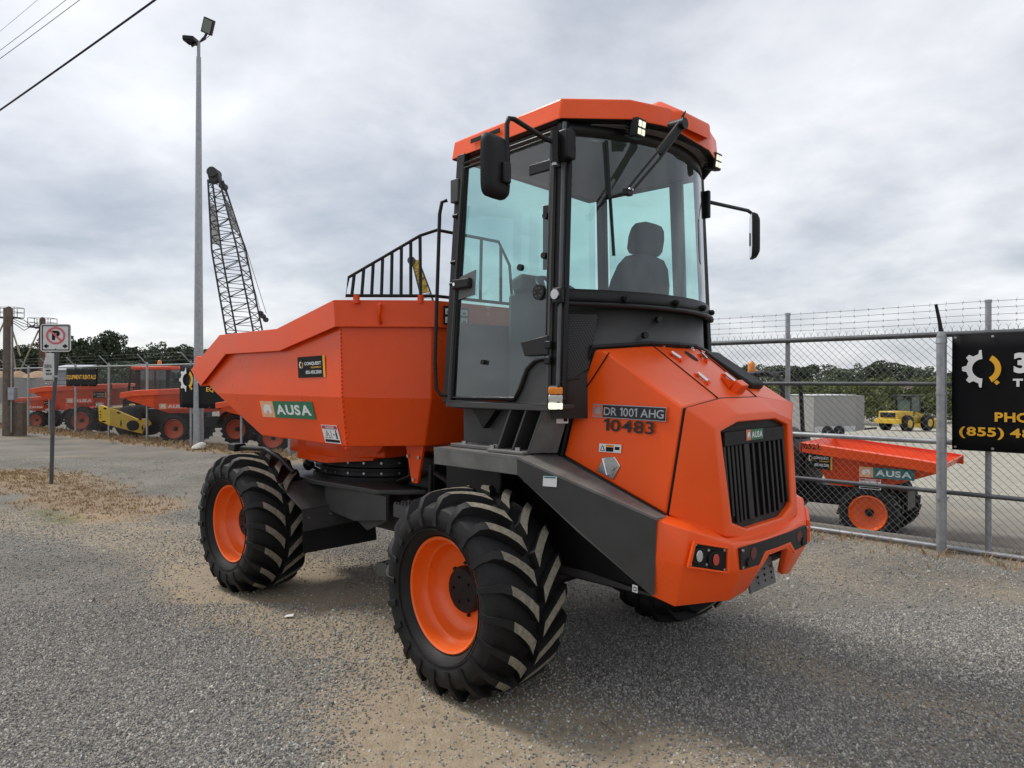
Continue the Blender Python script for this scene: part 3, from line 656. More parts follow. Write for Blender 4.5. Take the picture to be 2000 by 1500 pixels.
mb = MB(); mb.tube([(.17, .02, top+.12), (.25, 0, top+.16), (.30, 0, top+.26)], .008, 5); mb.build('cable', BLACK, lp)

g = ground_at(100, 945); sg = thing('no_parking_sign', 'white square no parking sign with red circle on a grey post', 'sign', (g.x, g.y, 0), R(4))
dS = g.y; kx = dS/FPX
mb = MB(); mb.tube([(.0, 0, -.1), (.03, 0, 1.25), (.105, .02, 2.30)], .030, 8); mb.build('post', POSTG, sg, smooth=40)
def sign_pt(px, py): p = at_depth(px, py, dS); return Vector((p.x-g.x, -.03, p.z))
pw = sign_pt(139, 686).x-sign_pt(82, 686).x; ph = sign_pt(82, 634).z-sign_pt(82, 688).z; p0 = sign_pt(82, 687)
rp = MB(); r_ = .045; pts = []
for cx_, cz_, a0 in ((pw-r_, r_, -90), (pw-r_, ph-r_, 0), (r_, ph-r_, 90), (r_, r_, 180)):
    for k in range(5): a = R(a0+k*22.5); pts.append(p0+Vector((cx_+math.cos(a)*r_, 0, cz_+math.sin(a)*r_)))
rp.poly(pts, (0, .004, 0)); rp.build('sheet', SIGNW, sg)
P = [p0+Vector((0, -.0005, 0)), p0+Vector((pw, -.0005, 0)), p0+Vector((0, -.0005, ph))]
def frame_ring(parent, P, u0, u1, v0, v1, w_, m, lift=.002):
    for a in ((u0, u1, v0, v0+w_), (u0, u1, v1-w_, v1), (u0, u0+w_, v0+w_, v1-w_), (u1-w_, u1, v0+w_, v1-w_)): plate(m, parent, *P, *a, lift=lift, name='border')
frame_ring(sg, P, .045, .955, .045, .955, .035, BLACKPR)
def disc_ring(parent, P, cu, cv, r0, r1, m, lift, n=40, name='symbol'):
    p00, p10, p01 = [Vector(x) for x in P]; a, b = p10-p00, p01-p00; nn = a.cross(b).normalized(); mb = MB(); vs = []
    for i in range(n):
        t_ = 2*math.pi*i/n
        for r in (r0, r1): vs.append(p00+a*(cu+math.cos(t_)*r)+b*(cv+math.sin(t_)*r)+nn*lift)
    mb.add(vs, [(2*i, 2*i+1, (2*i+3) % (2*n), (2*i+2) % (2*n)) for i in range(n)]); return mb.build(name, m, parent)
lettering('P', BLACKPR, sg, *P, .38, .64, .42, .76, bold=.06, lift=.003, name='symbol')
disc_ring(sg, P, .5, .58, .25, .315, SIGNRED, .0045)
plate(SIGNRED, sg, *P, lift=.0045, poly=[(.29, .745), (.335, .79), (.71, .415), (.665, .37)], name='symbol')
for sx in (-1, 1):
    def U(u): return .5+sx*u
    plate(BLACKPR, sg, *P, lift=.003, poly=[(U(.40), .20), (U(.29), .29), (U(.29), .235), (U(.23), .235), (U(.23), .165), (U(.29), .165), (U(.29), .11)][::sx], name='symbol')
for v_ in (.93, .09):
    mb = MB(); c = P[0]+Vector((pw*.5, -.006, ph*v_)); mb.cyl(c, c+Vector((0, .006, 0)), .011, n=8); mb.build('bolt', BROWN, sg)
sg2 = thing('bent_sign', 'bent white sign with worn black writing below the no parking sign', 'sign', (g.x, g.y, 0), R(4))
mb = MB(); q0, q1 = sign_pt(89, 745), sign_pt(109, 745); tz = sign_pt(109, 690).z; wz = q1.x-q0.x; n = 8; vs = []
for j in range(n+1):
    v_ = j/n; lft = wz*(.0+.62*max(0, v_-.25)**1.5/.65)
    for i in range(5): u_ = i/4; vs.append((q0.x+lft+(wz-lft)*u_, -.045-.10*(1-u_)*v_-.02*math.sin(u_*3), q0.z+(tz-q0.z)*v_))
mb.add(vs, [(j*5+i, j*5+i+1, j*5+i+6, j*5+i+5) for j in range(n) for i in range(4)]); mb.build('sheet', SIGNW, sg2, smooth=60, fixn=False, solid=.003)
P2 = [Vector((q0.x+.02, -.075, q0.z)), Vector((q1.x, -.062, q0.z)), Vector((q0.x+.02, -.16, tz))]
lettering('DURING', BLACKPR, sg2, *P2, .22, .98, .48, .60, bold=.02, lift=.004)
for v_, u0, u1 in ((.36, .35, .8), (.24, .3, .62), (.24, .68, .9)): plate(CHARPR, sg2, *P2, u0, u1, v_, v_+.05, lift=.004, name='worn_writing')
plate(BLACKPR, sg2, *P2, .08, .98, .03, .05, lift=.004, name='border')
mb = MB(); mb.box((.09, -.035, q0.z+.08), (.05, .06, .03)); mb.build('bracket', GALV, sg2)

def cable(label, a, b, r, sag, m=BLACK):
    A, Bq = at_depth(*a), at_depth(*b); pts = []
    for i in range(25): f_ = i/24; p = A.lerp(Bq, f_); p.z -= sag*4*f_*(1-f_); pts.append(p)
    mb = MB(); mb.tube(pts, r, 6); o = mb.build('overhead_cable', m, smooth=60); return tag(o, label, 'cable', 'overhead cables')
cable('thick black overhead cable, lowest of those at top left', (-260, 392, 17), (420, -85, 9), .016, .05)
cable('thin overhead wire just above the thick black cable', (-220, 268, 26), (300, -110, 17), .009, .1)
cable('thin overhead wire, second from the top left corner', (-160, 214, 28), (270, -112, 19), .008, .1)
cable('faint overhead wire nearest the top left corner', (-140, 172, 32), (200, -110, 22), .006, .1)

# ================================================================== background: silo works on the left
def tower(px, ytop, d, label, wpx, plat):
    t0 = at_depth(px, ytop, d); zb = H0(t0.x, t0.y); o = thing('elevator_tower', label, 'tower', (t0.x, t0.y, zb)); h = t0.z-zb; r = wpx*d/FPX/2
    mb = MB(); mb.bb(-r, r, -r, r, -.1, h-.9); mb.build('leg_casing', BROWN, o)
    mb = MB(); mb.lathe([(h-.95, r*1.1), (h-.35, r*1.2), (h-.1, r*.9), (h, r*.2)], 12, ax='Z'); mb.build('head', BROWN, o, smooth=50)
    mb = MB(); mb.bb(-plat, plat, -plat*.7, plat*.7, h-1.15, h-1.05); pl = mb.build('platform', GALVK, o)
    mb = MB()
    for sx in (-1, -.33, .33, 1):
        for sy in (-1, 1): mb.tube([(sx*plat, sy*plat*.7, h-1.05), (sx*plat, sy*plat*.7, h-.15)], .03, 4)
    for z in (h-.15, h-.6): mb.tube([(-plat, -plat*.7, z), (plat, -plat*.7, z), (plat, plat*.7, z), (-plat, plat*.7, z)], .03, 4, closed=True)
    mb.build('guard_rail', GALVK, pl)
    for a, l_ in ((-1, 4.5), (1, 3.4), (.5, 5.0)):
        mb = MB(); mb.tube([(a*r, -r, h-1.4), (a*l_*.45, -.6, h-1.4-l_)], .075, 6); mb.build('spout_pipe', BEIGE, o)
    return o
tower(17, 598, 68, 'rusty elevator tower with railed platform at the left edge, behind the wooden pole', 9, 1.0)
tower(83, 619, 74, 'slimmer rusty elevator tower rising behind the no parking sign', 9, 1.05)
u_ = ground_at(16, 851); up = thing('utility_pole', 'weathered wooden utility pole with grey meter box at the left edge', 'utility pole', (u_.x, u_.y, H0(u_.x, u_.y)))
mb = MB(); mb.cyl((0, 0, -.1), (0, 0, 3.75), .155, .12, 14); mb.build('pole', WOODP, up, smooth=40)
mb = MB(); mb.tube([(.16, -.1, .1), (.165, -.1, 3.2)], .02, 6); mb.build('conduit', GALV, up)
mb = MB(); mb.bb(.12, .30, -.2, -.02, 1.05, 1.42); mb.build('meter_box', GALV, up, bevel=.01)
mb = MB(); mb.bb(.1, .42, -.02, .2, -.1, .98); mb.build('stub_post', WOODP, up, bevel=.01)
mb = MB()
for k in range(4): mb.tube([(.1, 0, 3.5-.05*k), (.4, .1, 3.4-.1*k), (.75, .1, 3.15+.05*k), (.95, .1, 3.2)], .012, 4)
mb.build('loose_wires', BLACK, up)
p = at_depth(40, 742, 60); sh = thing('storage_bins', 'concrete bins heaped with tan wood chips behind the left fence', 'bin', (p.x, p.y, H0(p.x, p.y)))
zt = at_depth(40, 737, 60).z-H0(p.x, p.y)
mb = MB(); mb.bb(-3.2, 2.6, -.2, 2.2, -.1, zt); mb.build('bin_wall', CONC, sh)
for k in range(4):
    mb = MB(); mb.bb(-3.1+k*1.9, -2.9+k*1.9, -.34, -.2, -.1, zt-.02); mb.build('buttress', CONC, sh)
for k, (x_, r_) in enumerate(((-2.4, 1.2), (-.8, 1.0), (.9, 1.3), (2.1, .8))):
    mb = MB(); mb.lathe([(zt-.05, r_), (zt+.28, r_*.62), (zt+.5, r_*.25), (zt+.56, .01)], 14, (x_, .9, 0), 'Z'); mb.build('chip_heap', CHIPS, sh, smooth=50)
p = at_depth(113, 742, 44); sd2 = thing('corrugated_shed', 'low grey corrugated shed behind the equipment rentals banner', 'shed', (p.x, p.y, H0(p.x, p.y)))
zt = at_depth(113, 724, 44).z-H0(p.x, p.y); mb = MB(); mb.bb(-.75, .95, 0, 2, -.1, zt); mb.build('wall', CORR, sd2)
for k in range(9):
    mb = MB(); mb.cyl((-.75, -.02, .15+k*(zt-.2)/9), (.95, -.02, .15+k*(zt-.2)/9), .045, n=8); mb.build('corrugation', CORR, sd2, smooth=50)
mb = MB(); mb.poly([(-.9, -.25, zt), (1.1, -.25, zt), (1.1, 2.2, zt+.35), (-.9, 2.2, zt+.35)], (0, 0, .06)); mb.build('roof', CORR, sd2)

# ------------------------------------------------------------------ crane booms
def lattice(name, label, base, tip, w0, w1, bays, r, m, head=True, pale=None):
    B0, T0 = Vector(base), Vector(tip); o = thing(name, label, 'crane', (B0.x, B0.y, H0(B0.x, B0.y))); org = Vector(o.location)
    d = (T0-B0); ln = d.length; d.normalize(); x = Vector((1, 0, 0)); x = (x-d*x.dot(d)).normalized(); y = d.cross(x)
    def wat(f_): return (w0*(1-.15*f_) if f_ < .55 else w0*.92+(w1-w0*.92)*(f_-.55)/.45)*.5
    def cor(f_, k): a, b = ((-1, -1), (1, -1), (1, 1), (-1, 1))[k]; q = wat(f_); return B0+d*(ln*f_)+x*a*q+y*b*q-org
    for k in range(4):
        mb = MB(); mb.tube([cor(0, k), cor(.55, k), cor(1, k)], r*1.7, 6); mb.build('chord', m, o)
    for k in range(4):
        mb = MB()
        for i in range(bays):
            f0, f1 = i/bays, (i+1)/bays; k2 = (k+1) % 4
            mb.tube([cor(f0, k), cor(f1, k2)] if i % 2 else [cor(f0, k2), cor(f1, k)], r*.75, 4)
            if i % 2 == 0: mb.tube([cor(f0, k), cor(f0, k2)], r*.75, 4)
        mb.build('lacing', m, o)
    if pale:
        for (f0, f1, k) in pale:
            mb = MB(); mb.poly([cor(f0, k), cor(f0, (k+1) % 4), cor(f1, (k+1) % 4), cor(f1, k)], (0, -.02, 0)); mb.build('side_panel', PALE, o)
    if head:
        hd = MB(); q = w1*.62; c = T0-org
        hd.box(c+d*.25, (q*1.6, q*1.3, .9), Matrix.Rotation(R(-14), 3, 'Y')); h_ = hd.build('boom_head', m, o, bevel=.05)
        mb = MB(); mb.cyl(c+d*.55+Vector((0, -q, 0)), c+d*.55+Vector((0, q, 0)), q*.75, n=16); mb.cyl(c+d*-.5+Vector((q, -q*.6, 0)), c+d*-.5+Vector((q, q*.6, 0)), q*.5, n=14); mb.build('sheave', m, h_)
    return o, cor, d, ln, org
dC = 56.; cb = at_depth(479, 655, dC); ct = at_depth(421, 352, dC)
cr, cor, d_, ln_, org = lattice('lattice_crane', 'dark lattice crane boom rising behind the orange skip', cb, ct, 2.1, .85, 22, .045, LATT, pale=((.60, .86, 3), (.66, .84, 1)))
for q in (0, .25):
    mb = MB(); a = at_depth(474+q*20, 480, dC)-org; b = at_depth(510+q*40, 612, dC)-org; mb.tube([cor(.93, 1), a, b], .022, 4); mb.build('hoist_rope', LATT, cr)
mb = MB(); c = at_depth(513, 612, dC)-org
for k in range(3): mb.cyl(c+Vector((-.15+.2*k, -.12, -.25*k)), c+Vector((-.15+.2*k, .12, -.25*k)), .2, n=10)
mb.build('hook_block', LATT, cr)
mb = MB(); bl = cb-org; mb.bb(bl.x-1.5, bl.x+1.5, -1.4, 1.4, .9, bl.z-.25); mb.bb(bl.x-2.0, bl.x+2.0, -1.7, 1.7, -.1, .9); mb.build('crane_body', YPAINT, cr, bevel=.05)
mb = MB(); mb.bb(bl.x-1.1, bl.x+1.1, -.9, .9, bl.z-.25, bl.z+.12); mb.build('boom_foot', LATT, cr)
dY = 125.; yb = at_depth(852, 640, dY); yt = at_depth(813, 515, dY)
cy, cor2, _, _, org2 = lattice('lattice_crane', 'far yellow tipped lattice crane seen through the black skip guard', yb, yt, 1.9, 1.2, 16, .06, LATT, head=False)
mb = MB(); mb.tube([cor2(.55, 0)*.5+cor2(.55, 2)*.5, cor2(1.04, 0)*.5+cor2(1.04, 2)*.5], .85, 4); mb.build('jib_section', YPAINT, cy)
mb = MB(); mb.bb(-2, 2, -2, 2, -.1, yb.z-H0(yb.x, yb.y)+.2); mb.build('crane_body', YPAINT, cy)
mb = MB(); mb.cyl(cor2(1.05, 0)+Vector((0, -.6, 0)), cor2(1.05, 0)+Vector((0, 1.6, 0)), .7, n=12); mb.build('sheave', LATT, cy)

# ------------------------------------------------------------------ smaller dumpers in the yard
def wheel_small(parent, x, y, r, wd, side, rimm=None):
    o = bpy.data.objects.new('wheel', None); col.objects.link(o); o.parent = parent; o.location = (x, y, r); o.empty_display_size = .2
    mb = MB(); h = wd/2; mb.lathe([(-h*.8, r*.66), (-h, r*.76), (-h*.92, r*.93), (-h*.6, r), (h*.6, r), (h*.92, r*.93), (h, r*.76), (h*.8, r*.66)], 28)
    for k in range(18):
        for s in (-1, 1):
            a = 2*math.pi*(k+.5*(s > 0))/18; rm = Matrix.Rotation(-a, 3, 'Y') @ Matrix.Rotation(s*R(32), 3, 'X')
            mb.box((Matrix.Rotation(-a, 3, 'Y') @ Vector((r*1.0, s*h*.48, 0))), (r*.10, h*1.0, r*.09), rm)
    mb.build('tyre', RUBBER, o, smooth=40)
    mb = MB(); mb.lathe([(side*h*.86, r*.66), (side*h*.94, r*.62), (side*h*.5, r*.55), (side*h*.3, r*.34), (side*h*.25, .02)], 24); mb.build('rim', rimm or RIM, o, smooth=40)
    mb = MB(); mb.cyl((0, side*h*.2, 0), (0, side*h*.55, 0), r*.17, r*.12, 10); mb.build('hub', BLACK, o)
    return o
def skip_dumper(label, loc, rz, sc_=1., cab=False, rollbar=True, prof=None, halfw=.72, paint=ORANGE, decal=True, group='smaller dumpers in the yard', number=None, rbz=1.):
    o = thing('site_dumper', label, 'dumper', loc, rz, group)
    pr = prof or [(-.85, 1.32), (-.52, .72), (.12, .70), (.95, 1.00), (1.05, 1.12), (.70, 1.16)]
    pr = [(a*sc_, b*sc_) for a, b in pr]; hw = halfw*sc_; n = len(pr)
    mb = MB(); bot = [0, .16, .16, .05, 0, 0]
    Ls = [Vector((x, hw-bot[i]*sc_, z)) for i, (x, z) in enumerate(pr)]; Rs = [Vector((v.x, -v.y, v.z)) for v in Ls]
    mb.add(Ls, [tuple(range(n))]); mb.add(Rs, [tuple(range(n-1, -1, -1))])
    for i in range(4): mb.add([Ls[i], Ls[i+1], Rs[i+1], Rs[i]], [(0, 1, 2, 3)])
    sk = mb.build('skip', paint, o, solid=.015, fixn=True)
    mb = MB(); t_ = .05*sc_; top_ = [Ls[0], Ls[5], Ls[4], Rs[4], Rs[5], Rs[0]]
    for i in range(6):
        a, b = top_[i], top_[(i+1) % 6]
        if i == 2: continue
        dd = (b-a); nn = Vector((dd.y, -dd.x, 0)).normalized()
        if nn.dot((a+b)/2*Vector((1, 1, 0)) if False else Vector(((a.x+b.x)/2, (a.y+b.y)/2, 0))) < 0: nn = -nn
        mb.add([a+nn*t_+Vector((0, 0, .0)), b+nn*t_, b+nn*t_+Vector((0, 0, -.13*sc_)), a+nn*t_+Vector((0, 0, -.13*sc_)), a-nn*t_*.4+Vector((0, 0, .012)), b-nn*t_*.4+Vector((0, 0, .012))], [(0, 1, 2, 3), (4, 5, 1, 0)])
    mb.build('rim', paint, sk, fixn=False, solid=.01)
    if decal:
        for sgn in (1, -1):
            if sgn > 0: F = lambda x, z: Vector((x*sc_, hw+.012, z*sc_))
            else: F = lambda x, z: Vector((x*sc_, -hw-.012, z*sc_))
            x0, x1 = (.42, -.32) if sgn > 0 else (-.05, .62)
            def Q(x0, x1, z0, z1): return (F(x0, z0), F(x1, z0), F(x0, z1))
            brand_sticker(sk, *Q(x0, x1, .88, 1.02), bgm=TEALP if number else paint)
            if sgn > 0: company_sticker(sk, *Q(-.32, -.68, 1.03, 1.2))
            else: company_sticker(sk, *Q(-.74, -.40, .94, 1.18))
            warning_sticker(sk, *(Q(-.40, -.6, .76, .9) if sgn > 0 else Q(-.05, .22, .72, .86)))
            if number and sgn < 0: lettering(number, BLACKPR, sk, *Q(-.80, -.55, 1.22, 1.30), 0, 1, 0, 1, lift=.05*sc_+.004)
    r = .38*sc_
    for x_ in (.05*sc_, -1.55*sc_):
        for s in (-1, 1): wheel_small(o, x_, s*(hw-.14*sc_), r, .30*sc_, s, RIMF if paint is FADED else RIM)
    mb = MB(); mb.bb(-2.0*sc_, .45*sc_, -.26*sc_, .26*sc_, .38*sc_, .66*sc_); mb.build('chassis', BLACK, o, bevel=.02)
    mb = MB(); mb.cyl((.05*sc_, -hw+.2, r), (.05*sc_, hw-.2, r), .09*sc_, n=10); mb.cyl((-1.55*sc_, -hw+.2, r), (-1.55*sc_, hw-.2, r), .09*sc_, n=10); mb.build('axle', BLACK, o)
    fx_ = -.86 if rbz > 1 else -1.0; mb = MB(); mb.poly([(fx_*sc_, -.5*sc_, .66*sc_), (fx_*sc_, -.5*sc_, .95*sc_*rbz), (-1.3*sc_, -.5*sc_, 1.25*sc_*rbz), (-2.15*sc_, -.5*sc_, 1.15*sc_*rbz), (-2.25*sc_, -.5*sc_, .5*sc_), (-1.2*sc_, -.5*sc_, .5*sc_)], (0, 1.0*sc_, 0)); mb.build('engine_cover', BLACKP if rollbar else paint, o, bevel=.06)
    for s in (-1, 1):
        mb = MB(); pts = [(-1.55*sc_+math.cos(a)*.5*sc_, s*(hw-.14*sc_), .40*sc_+math.sin(a)*.5*sc_) for a in np.linspace(.2, 2.9, 9)]
        vs = []
        for p_ in pts: vs += [(p_[0], p_[1]-.19*sc_, p_[2]), (p_[0], p_[1]+.19*sc_, p_[2])]
        mb.add(vs, [(2*i, 2*i+1, 2*i+3, 2*i+2) for i in range(8)]); mb.build('mudguard', BLACKP, o, solid=.02, smooth=60)
    if rollbar:
        for s in (-1, 1):
            mb = MB(); mb.tube([(-1.15*sc_, s*.42*sc_, .95*sc_), (-1.2*sc_, s*.42*sc_, 1.75*sc_*rbz), (-1.28*sc_, s*.40*sc_, 1.92*sc_*rbz), (-1.45*sc_, s*.36*sc_, 1.98*sc_*rbz), (-1.9*sc_, s*.36*sc_, 1.95*sc_*rbz), (-2.05*sc_, s*.36*sc_, 1.8*sc_*rbz), (-2.1*sc_*rbz, s*.36*sc_, 1.0*sc_)], .035*sc_, 8); mb.build('roll_bar', BLACKP, o, smooth=60)
        mb = MB(); mb.tube([(-1.5*sc_, -.36*sc_, 1.97*sc_*rbz), (-1.5*sc_, .36*sc_, 1.97*sc_*rbz)], .03*sc_, 8); mb.build('cross_bar', BLACKP, o)
        mb = MB(); mb.lathe([(1.98*sc_*rbz, .06*sc_), (2.0*sc_*rbz, .06*sc_), (2.1*sc_*rbz, .055*sc_), (2.13*sc_*rbz, .03*sc_), (2.135*sc_*rbz, .001)], 12, (-1.72*sc_, -.30*sc_, 0), 'Z'); mb.build('beacon', AMBER, o, smooth=50)
        mb = MB(); mb.bb(-1.75*sc_, -1.35*sc_, -.24*sc_, .24*sc_, 1.2*sc_, 1.32*sc_); mb.box((-1.78*sc_, 0, 1.52*sc_), (.12*sc_, .44*sc_, .5*sc_)); mb.build('seat', FABRIC, o, bevel=.03)
        mb = MB(); mb.lathe([(0, .17*sc_), (.02, .185*sc_), (0, .2*sc_), (-.02, .185*sc_), (0, .17*sc_)], 18, (-1.12*sc_, 0, 1.33*sc_), 'Z'); mb.tube([(-1.0*sc_, 0, 1.0*sc_), (-1.12*sc_, 0, 1.33*sc_)], .025, 6); mb.build('steering_wheel', BLACK, o, smooth=60)
    if cab:
        x0, x1, z0, z1, yw = -1.95*sc_, -.92*sc_, .95*sc_, 2.15*sc_, .55*sc_
        cb_ = bpy.data.objects.new('cab', None); col.objects.link(cb_); cb_.parent = o; cb_.empty_display_size = .2
        for x_ in (x0, x1):
            for s in (-1, 1): mb = MB(); mb.bb(x_-.045, x_+.045, s*yw-.045, s*yw+.045, z0, z1); mb.build('pillar', BLACK, cb_)
        mb = MB(); mb.bb(x0-.12, x1+.14, -yw-.1, yw+.1, z1, z1+.13*sc_); mb.build('roof', paint, cb_, bevel=.03)
        for s in (-1, 1):
            mb = MB(); mb.add([(x0, s*yw, z0), (x1, s*yw, z0), (x1, s*yw, z1), (x0, s*yw, z1)], [(0, 1, 2, 3)]); mb.build('side_window', GLASSF, cb_)
        for x_ in (x0, x1):
            mb = MB(); mb.add([(x_, -yw, z0), (x_, yw, z0), (x_, yw, z1), (x_, -yw, z1)], [(0, 1, 2, 3)]); mb.build('end_window', GLASSF, cb_)
        mb = MB(); mb.bb(-1.7*sc_, -1.25*sc_, -.25, .25, z0, z0+.45); mb.box((-1.72*sc_, 0, z0+.62), (.14, .5, .7)); mb.build('seat', FABRIC, cb_, bevel=.03)
    return o
def place(px, py, d): p = at_depth(px, py, d); return (p.x, p.y, H0(p.x, p.y))
big = [(-.80, 1.42), (-.62, .80), (.25, .78), (1.25, 1.10), (1.42, 1.28), (1.05, 1.34)]
skip_dumper('small orange dumper with black roll bar parked behind the gate at right', place(1712, 1000, 9.75), R(-40), .95, number='10522', prof=[(-.80, 1.30), (-.48, .72), (.12, .70), (.88, 1.00), (.97, 1.12), (.66, 1.16)], rbz=1.17)
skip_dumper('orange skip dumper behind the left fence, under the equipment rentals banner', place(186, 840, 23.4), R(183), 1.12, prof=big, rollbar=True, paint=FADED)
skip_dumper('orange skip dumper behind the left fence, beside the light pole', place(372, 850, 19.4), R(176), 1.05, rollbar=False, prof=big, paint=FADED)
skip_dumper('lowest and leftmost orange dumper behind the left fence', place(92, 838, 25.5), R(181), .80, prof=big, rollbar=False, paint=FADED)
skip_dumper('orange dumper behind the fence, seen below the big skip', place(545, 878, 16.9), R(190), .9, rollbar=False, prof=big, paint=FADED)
# yellow roller
rl_ = thing('road_roller', 'yellow road roller with black drum and red roofed cab behind the left fence', 'roller', place(262, 850, 20.6), R(-8))
mb = MB(); mb.lathe([(-.55, .02), (-.55, .40), (-.5, .46), (.5, .46), (.55, .40), (.55, .02)], 28, (0, .25, .46)); mb.build('drum', BLACK, rl_, smooth=40)
fp = [(-.82, .92), (-.80, .48), (-.5, .36), (.55, .12), (.62, .30), (.84, .40), (.72, .56), (.40, .55), (-.2, .78), (-.7, .93)]
for yy_ in (-.42, .88):
    mb = MB(); mb.poly([(x, yy_, z) for x, z in fp], (0, .06, 0)); f_ = mb.build('side_frame', YPAINT, rl_, bevel=.015)
    if yy_ < 0:
        for (x, z, rx, rz_) in ((.27, .36, .20, .15), (-.6, .84, .05, .025), (-.17, .72, .06, .03), (.5, .54, .05, .025), (-.74, .75, .02, .02), (-.74, .66, .02, .02), (-.74, .58, .02, .02), (-.1, .42, .02, .09), (.56, .3, .025, .07), (-.64, .47, .07, .02)):
            mb = MB(); mb.poly([(x+math.cos(a)*rx, yy_-.004, z+math.sin(a)*rz_) for a in np.linspace(0, 6.28, 15)[:-1]], (0, -.003, 0)); mb.build('opening', BLACKPR, f_)
cbx = bpy.data.objects.new('cab', None); col.objects.link(cbx); cbx.parent = rl_; cbx.empty_display_size = .2
for x_ in (-.35, .65):
    for y_ in (.65, 1.75): mb = MB(); mb.bb(x_-.05, x_+.05, y_-.05, y_+.05, .7, 1.95); mb.build('pillar', BLACK, cbx)
mb = MB(); mb.bb(-.5, .82, .52, 1.88, 1.95, 2.07); mb.build('roof', FADED, cbx, bevel=.04)
mb = MB(); mb.bb(-.4, .7, .6, 1.8, .6, .95); mb.build('cab_base', BLACK, cbx)
for y_ in (.65, 1.75): mb = MB(); mb.add([(-.3, y_, .95), (.6, y_, .95), (.6, y_, 1.95), (-.3, y_, 1.95)], [(0, 1, 2, 3)]); mb.build('side_window', GLASSF, cbx)
for x_ in (-.35, .65): mb = MB(); mb.add([(x_, .7, .95), (x_, 1.7, .95), (x_, 1.7, 1.95), (x_, .7, 1.95)], [(0, 1, 2, 3)]); mb.build('end_window', GLASSF, cbx)
mb = MB(); mb.bb(0, .4, .95, 1.45, .95, 1.25); mb.bb(.35, .48, .95, 1.45, 1.25, 1.7); mb.build('seat', FABRIC, cbx, bevel=.03)
mb = MB(); mb.bb(.5, 2.0, -.2, .75, .35, .85); mb.build('rear_frame', BLACK, rl_, bevel=.04)
mb = MB(); mb.bb(-.85, -.7, -.36, .88, .5, .85); mb.build('cross_beam', YPAINT, rl_, bevel=.02)

# ------------------------------------------------------------------ right yard: trailer, loader, house
p = at_depth(1672, 848, 38); tr = thing('cargo_trailer', 'grey enclosed cargo trailer parked beyond the gate', 'trailer', (p.x, p.y, H0(p.x, p.y)), R(14))
zt = at_depth(1652, 771, 38).z-tr.location.z; hh = zt
mb = MB(); mb.bb(-2.6, 0, 0, 2.1, .32, hh-.06); mb.build('box_body', TRAILER, tr, bevel=.03)
mb = MB(); mb.poly([(.005, .02, .33), (1.25, .85, .33), (1.25, 1.25, .33), (.005, 2.08, .33)], (0, 0, hh-.40)); mb.build('wedge_nose', mat('shaded_nose_skin', (.21, .205, .195), .5), tr, bevel=.02)  # nose in a darker copy of the skin, its shade put into the colour
mb = MB(); mb.bb(-2.64, .02, -.03, 2.13, hh-.055, hh); mb.build('roof_trim', PALE, tr, bevel=.02)
mb = MB(); mb.bb(-2.55, -.05, -.012, -.002, .33, .62); mb.build('stone_guard', PALE, tr)
for x_ in (-1.1, -1.8):
    for y_ in (-.02, 2.12): mb = MB(); mb.lathe([(-.1, .1), (-.1, .28), (-.06, .33), (.06, .33), (.1, .28), (.1, .1)], 18, (x_, y_, .32)); mb.build('wheel', RUBBER, tr, smooth=40)
mb = MB(); mb.tube([(1.2, 1.05, .35), (2.2, 1.05, .4)], .06, 6); mb.build('tow_bar', BLACK, tr)

p = at_depth(1770, 850, 54); ld = thing('wheel_loader', 'yellow wheel loader with dark glazed cab in the far right yard', 'loader', (p.x, p.y, H0(p.x, p.y)), R(28)); LS = 1.0
def q_(c, s, nm, m, par=None, bv=.04): mb = MB(); mb.box(c, s); return mb.build(nm, m, par or ld, bevel=bv)
q_((-1.25, 0, 1.15), (1.9, 1.5, .72), 'engine_cover', YPAINT); q_((-2.22, 0, .78), (.3, 2.0, .35), 'counterweight', YPAINT)
q_((-2.22, 0, 1.25), (.08, 1.2, .36), 'radiator_grille', BLACK)
q_((1.1, 0, .8), (1.5, .8, .5), 'front_frame', YPAINT); q_((0, 0, .7), (1.2, .7, .4), 'joint', BLACK)
for k, (a, b) in enumerate(((-.35, -.6), (-.35, .6), (.75, -.6), (.75, .6))): q_((a, b, 2.05), (.1, .1, 1.15), 'cab_pillar', BLACK, bv=0)
q_((.2, 0, 2.66), (1.45, 1.5, .12), 'cab_roof', BLACK); q_((.2, 0, 1.9), (1.0, 1.1, .9), 'cab_interior', mat('loader_cab_green', (.06, .10, .085), .5))
for y_ in (-.63, .63): mb = MB(); mb.add([(-.35, y_, 1.5), (.75, y_, 1.5), (.75, y_, 2.6), (-.35, y_, 2.6)], [(0, 1, 2, 3)]); mb.build('cab_window', GLASSF, ld)
for x_ in (-1.2, 1.25):
    for y_ in (-.85, .85):
        mb = MB(); mb.lathe([(-.22, .3), (-.24, .5), (-.16, .62), (.16, .62), (.24, .5), (.22, .3)], 22, (x_, y_, .62)); wq = mb.build('wheel', RUBBER, ld, smooth=40)
        mb = MB(); mb.lathe([(-.235, .3), (-.24, .02)] if y_ < 0 else [(.235, .3), (.24, .02)], 18, (x_, y_, .62)); mb.build('rim', YPAINT, wq)
mb = MB(); mb.tube([(1.0, 0, 1.3), (2.0, 0, 1.1), (2.7, 0, .5)], .16, 4); mb.build('loader_arm', YPAINT, ld)
mb = MB(); mb.poly([(2.6, -1.1, .1), (3.5, -1.1, .1), (3.4, -1.1, .25), (2.9, -1.1, .3), (2.8, -1.1, .9), (2.55, -1.1, .8)], (0, 2.2, 0)); mb.build('bucket', YPAINT, ld)
p = at_depth(1785, 790, 92); hs = thing('house', 'house with brown hip roof among the bushes past the loader', 'house', (p.x, p.y, H0(p.x, p.y)), R(10))
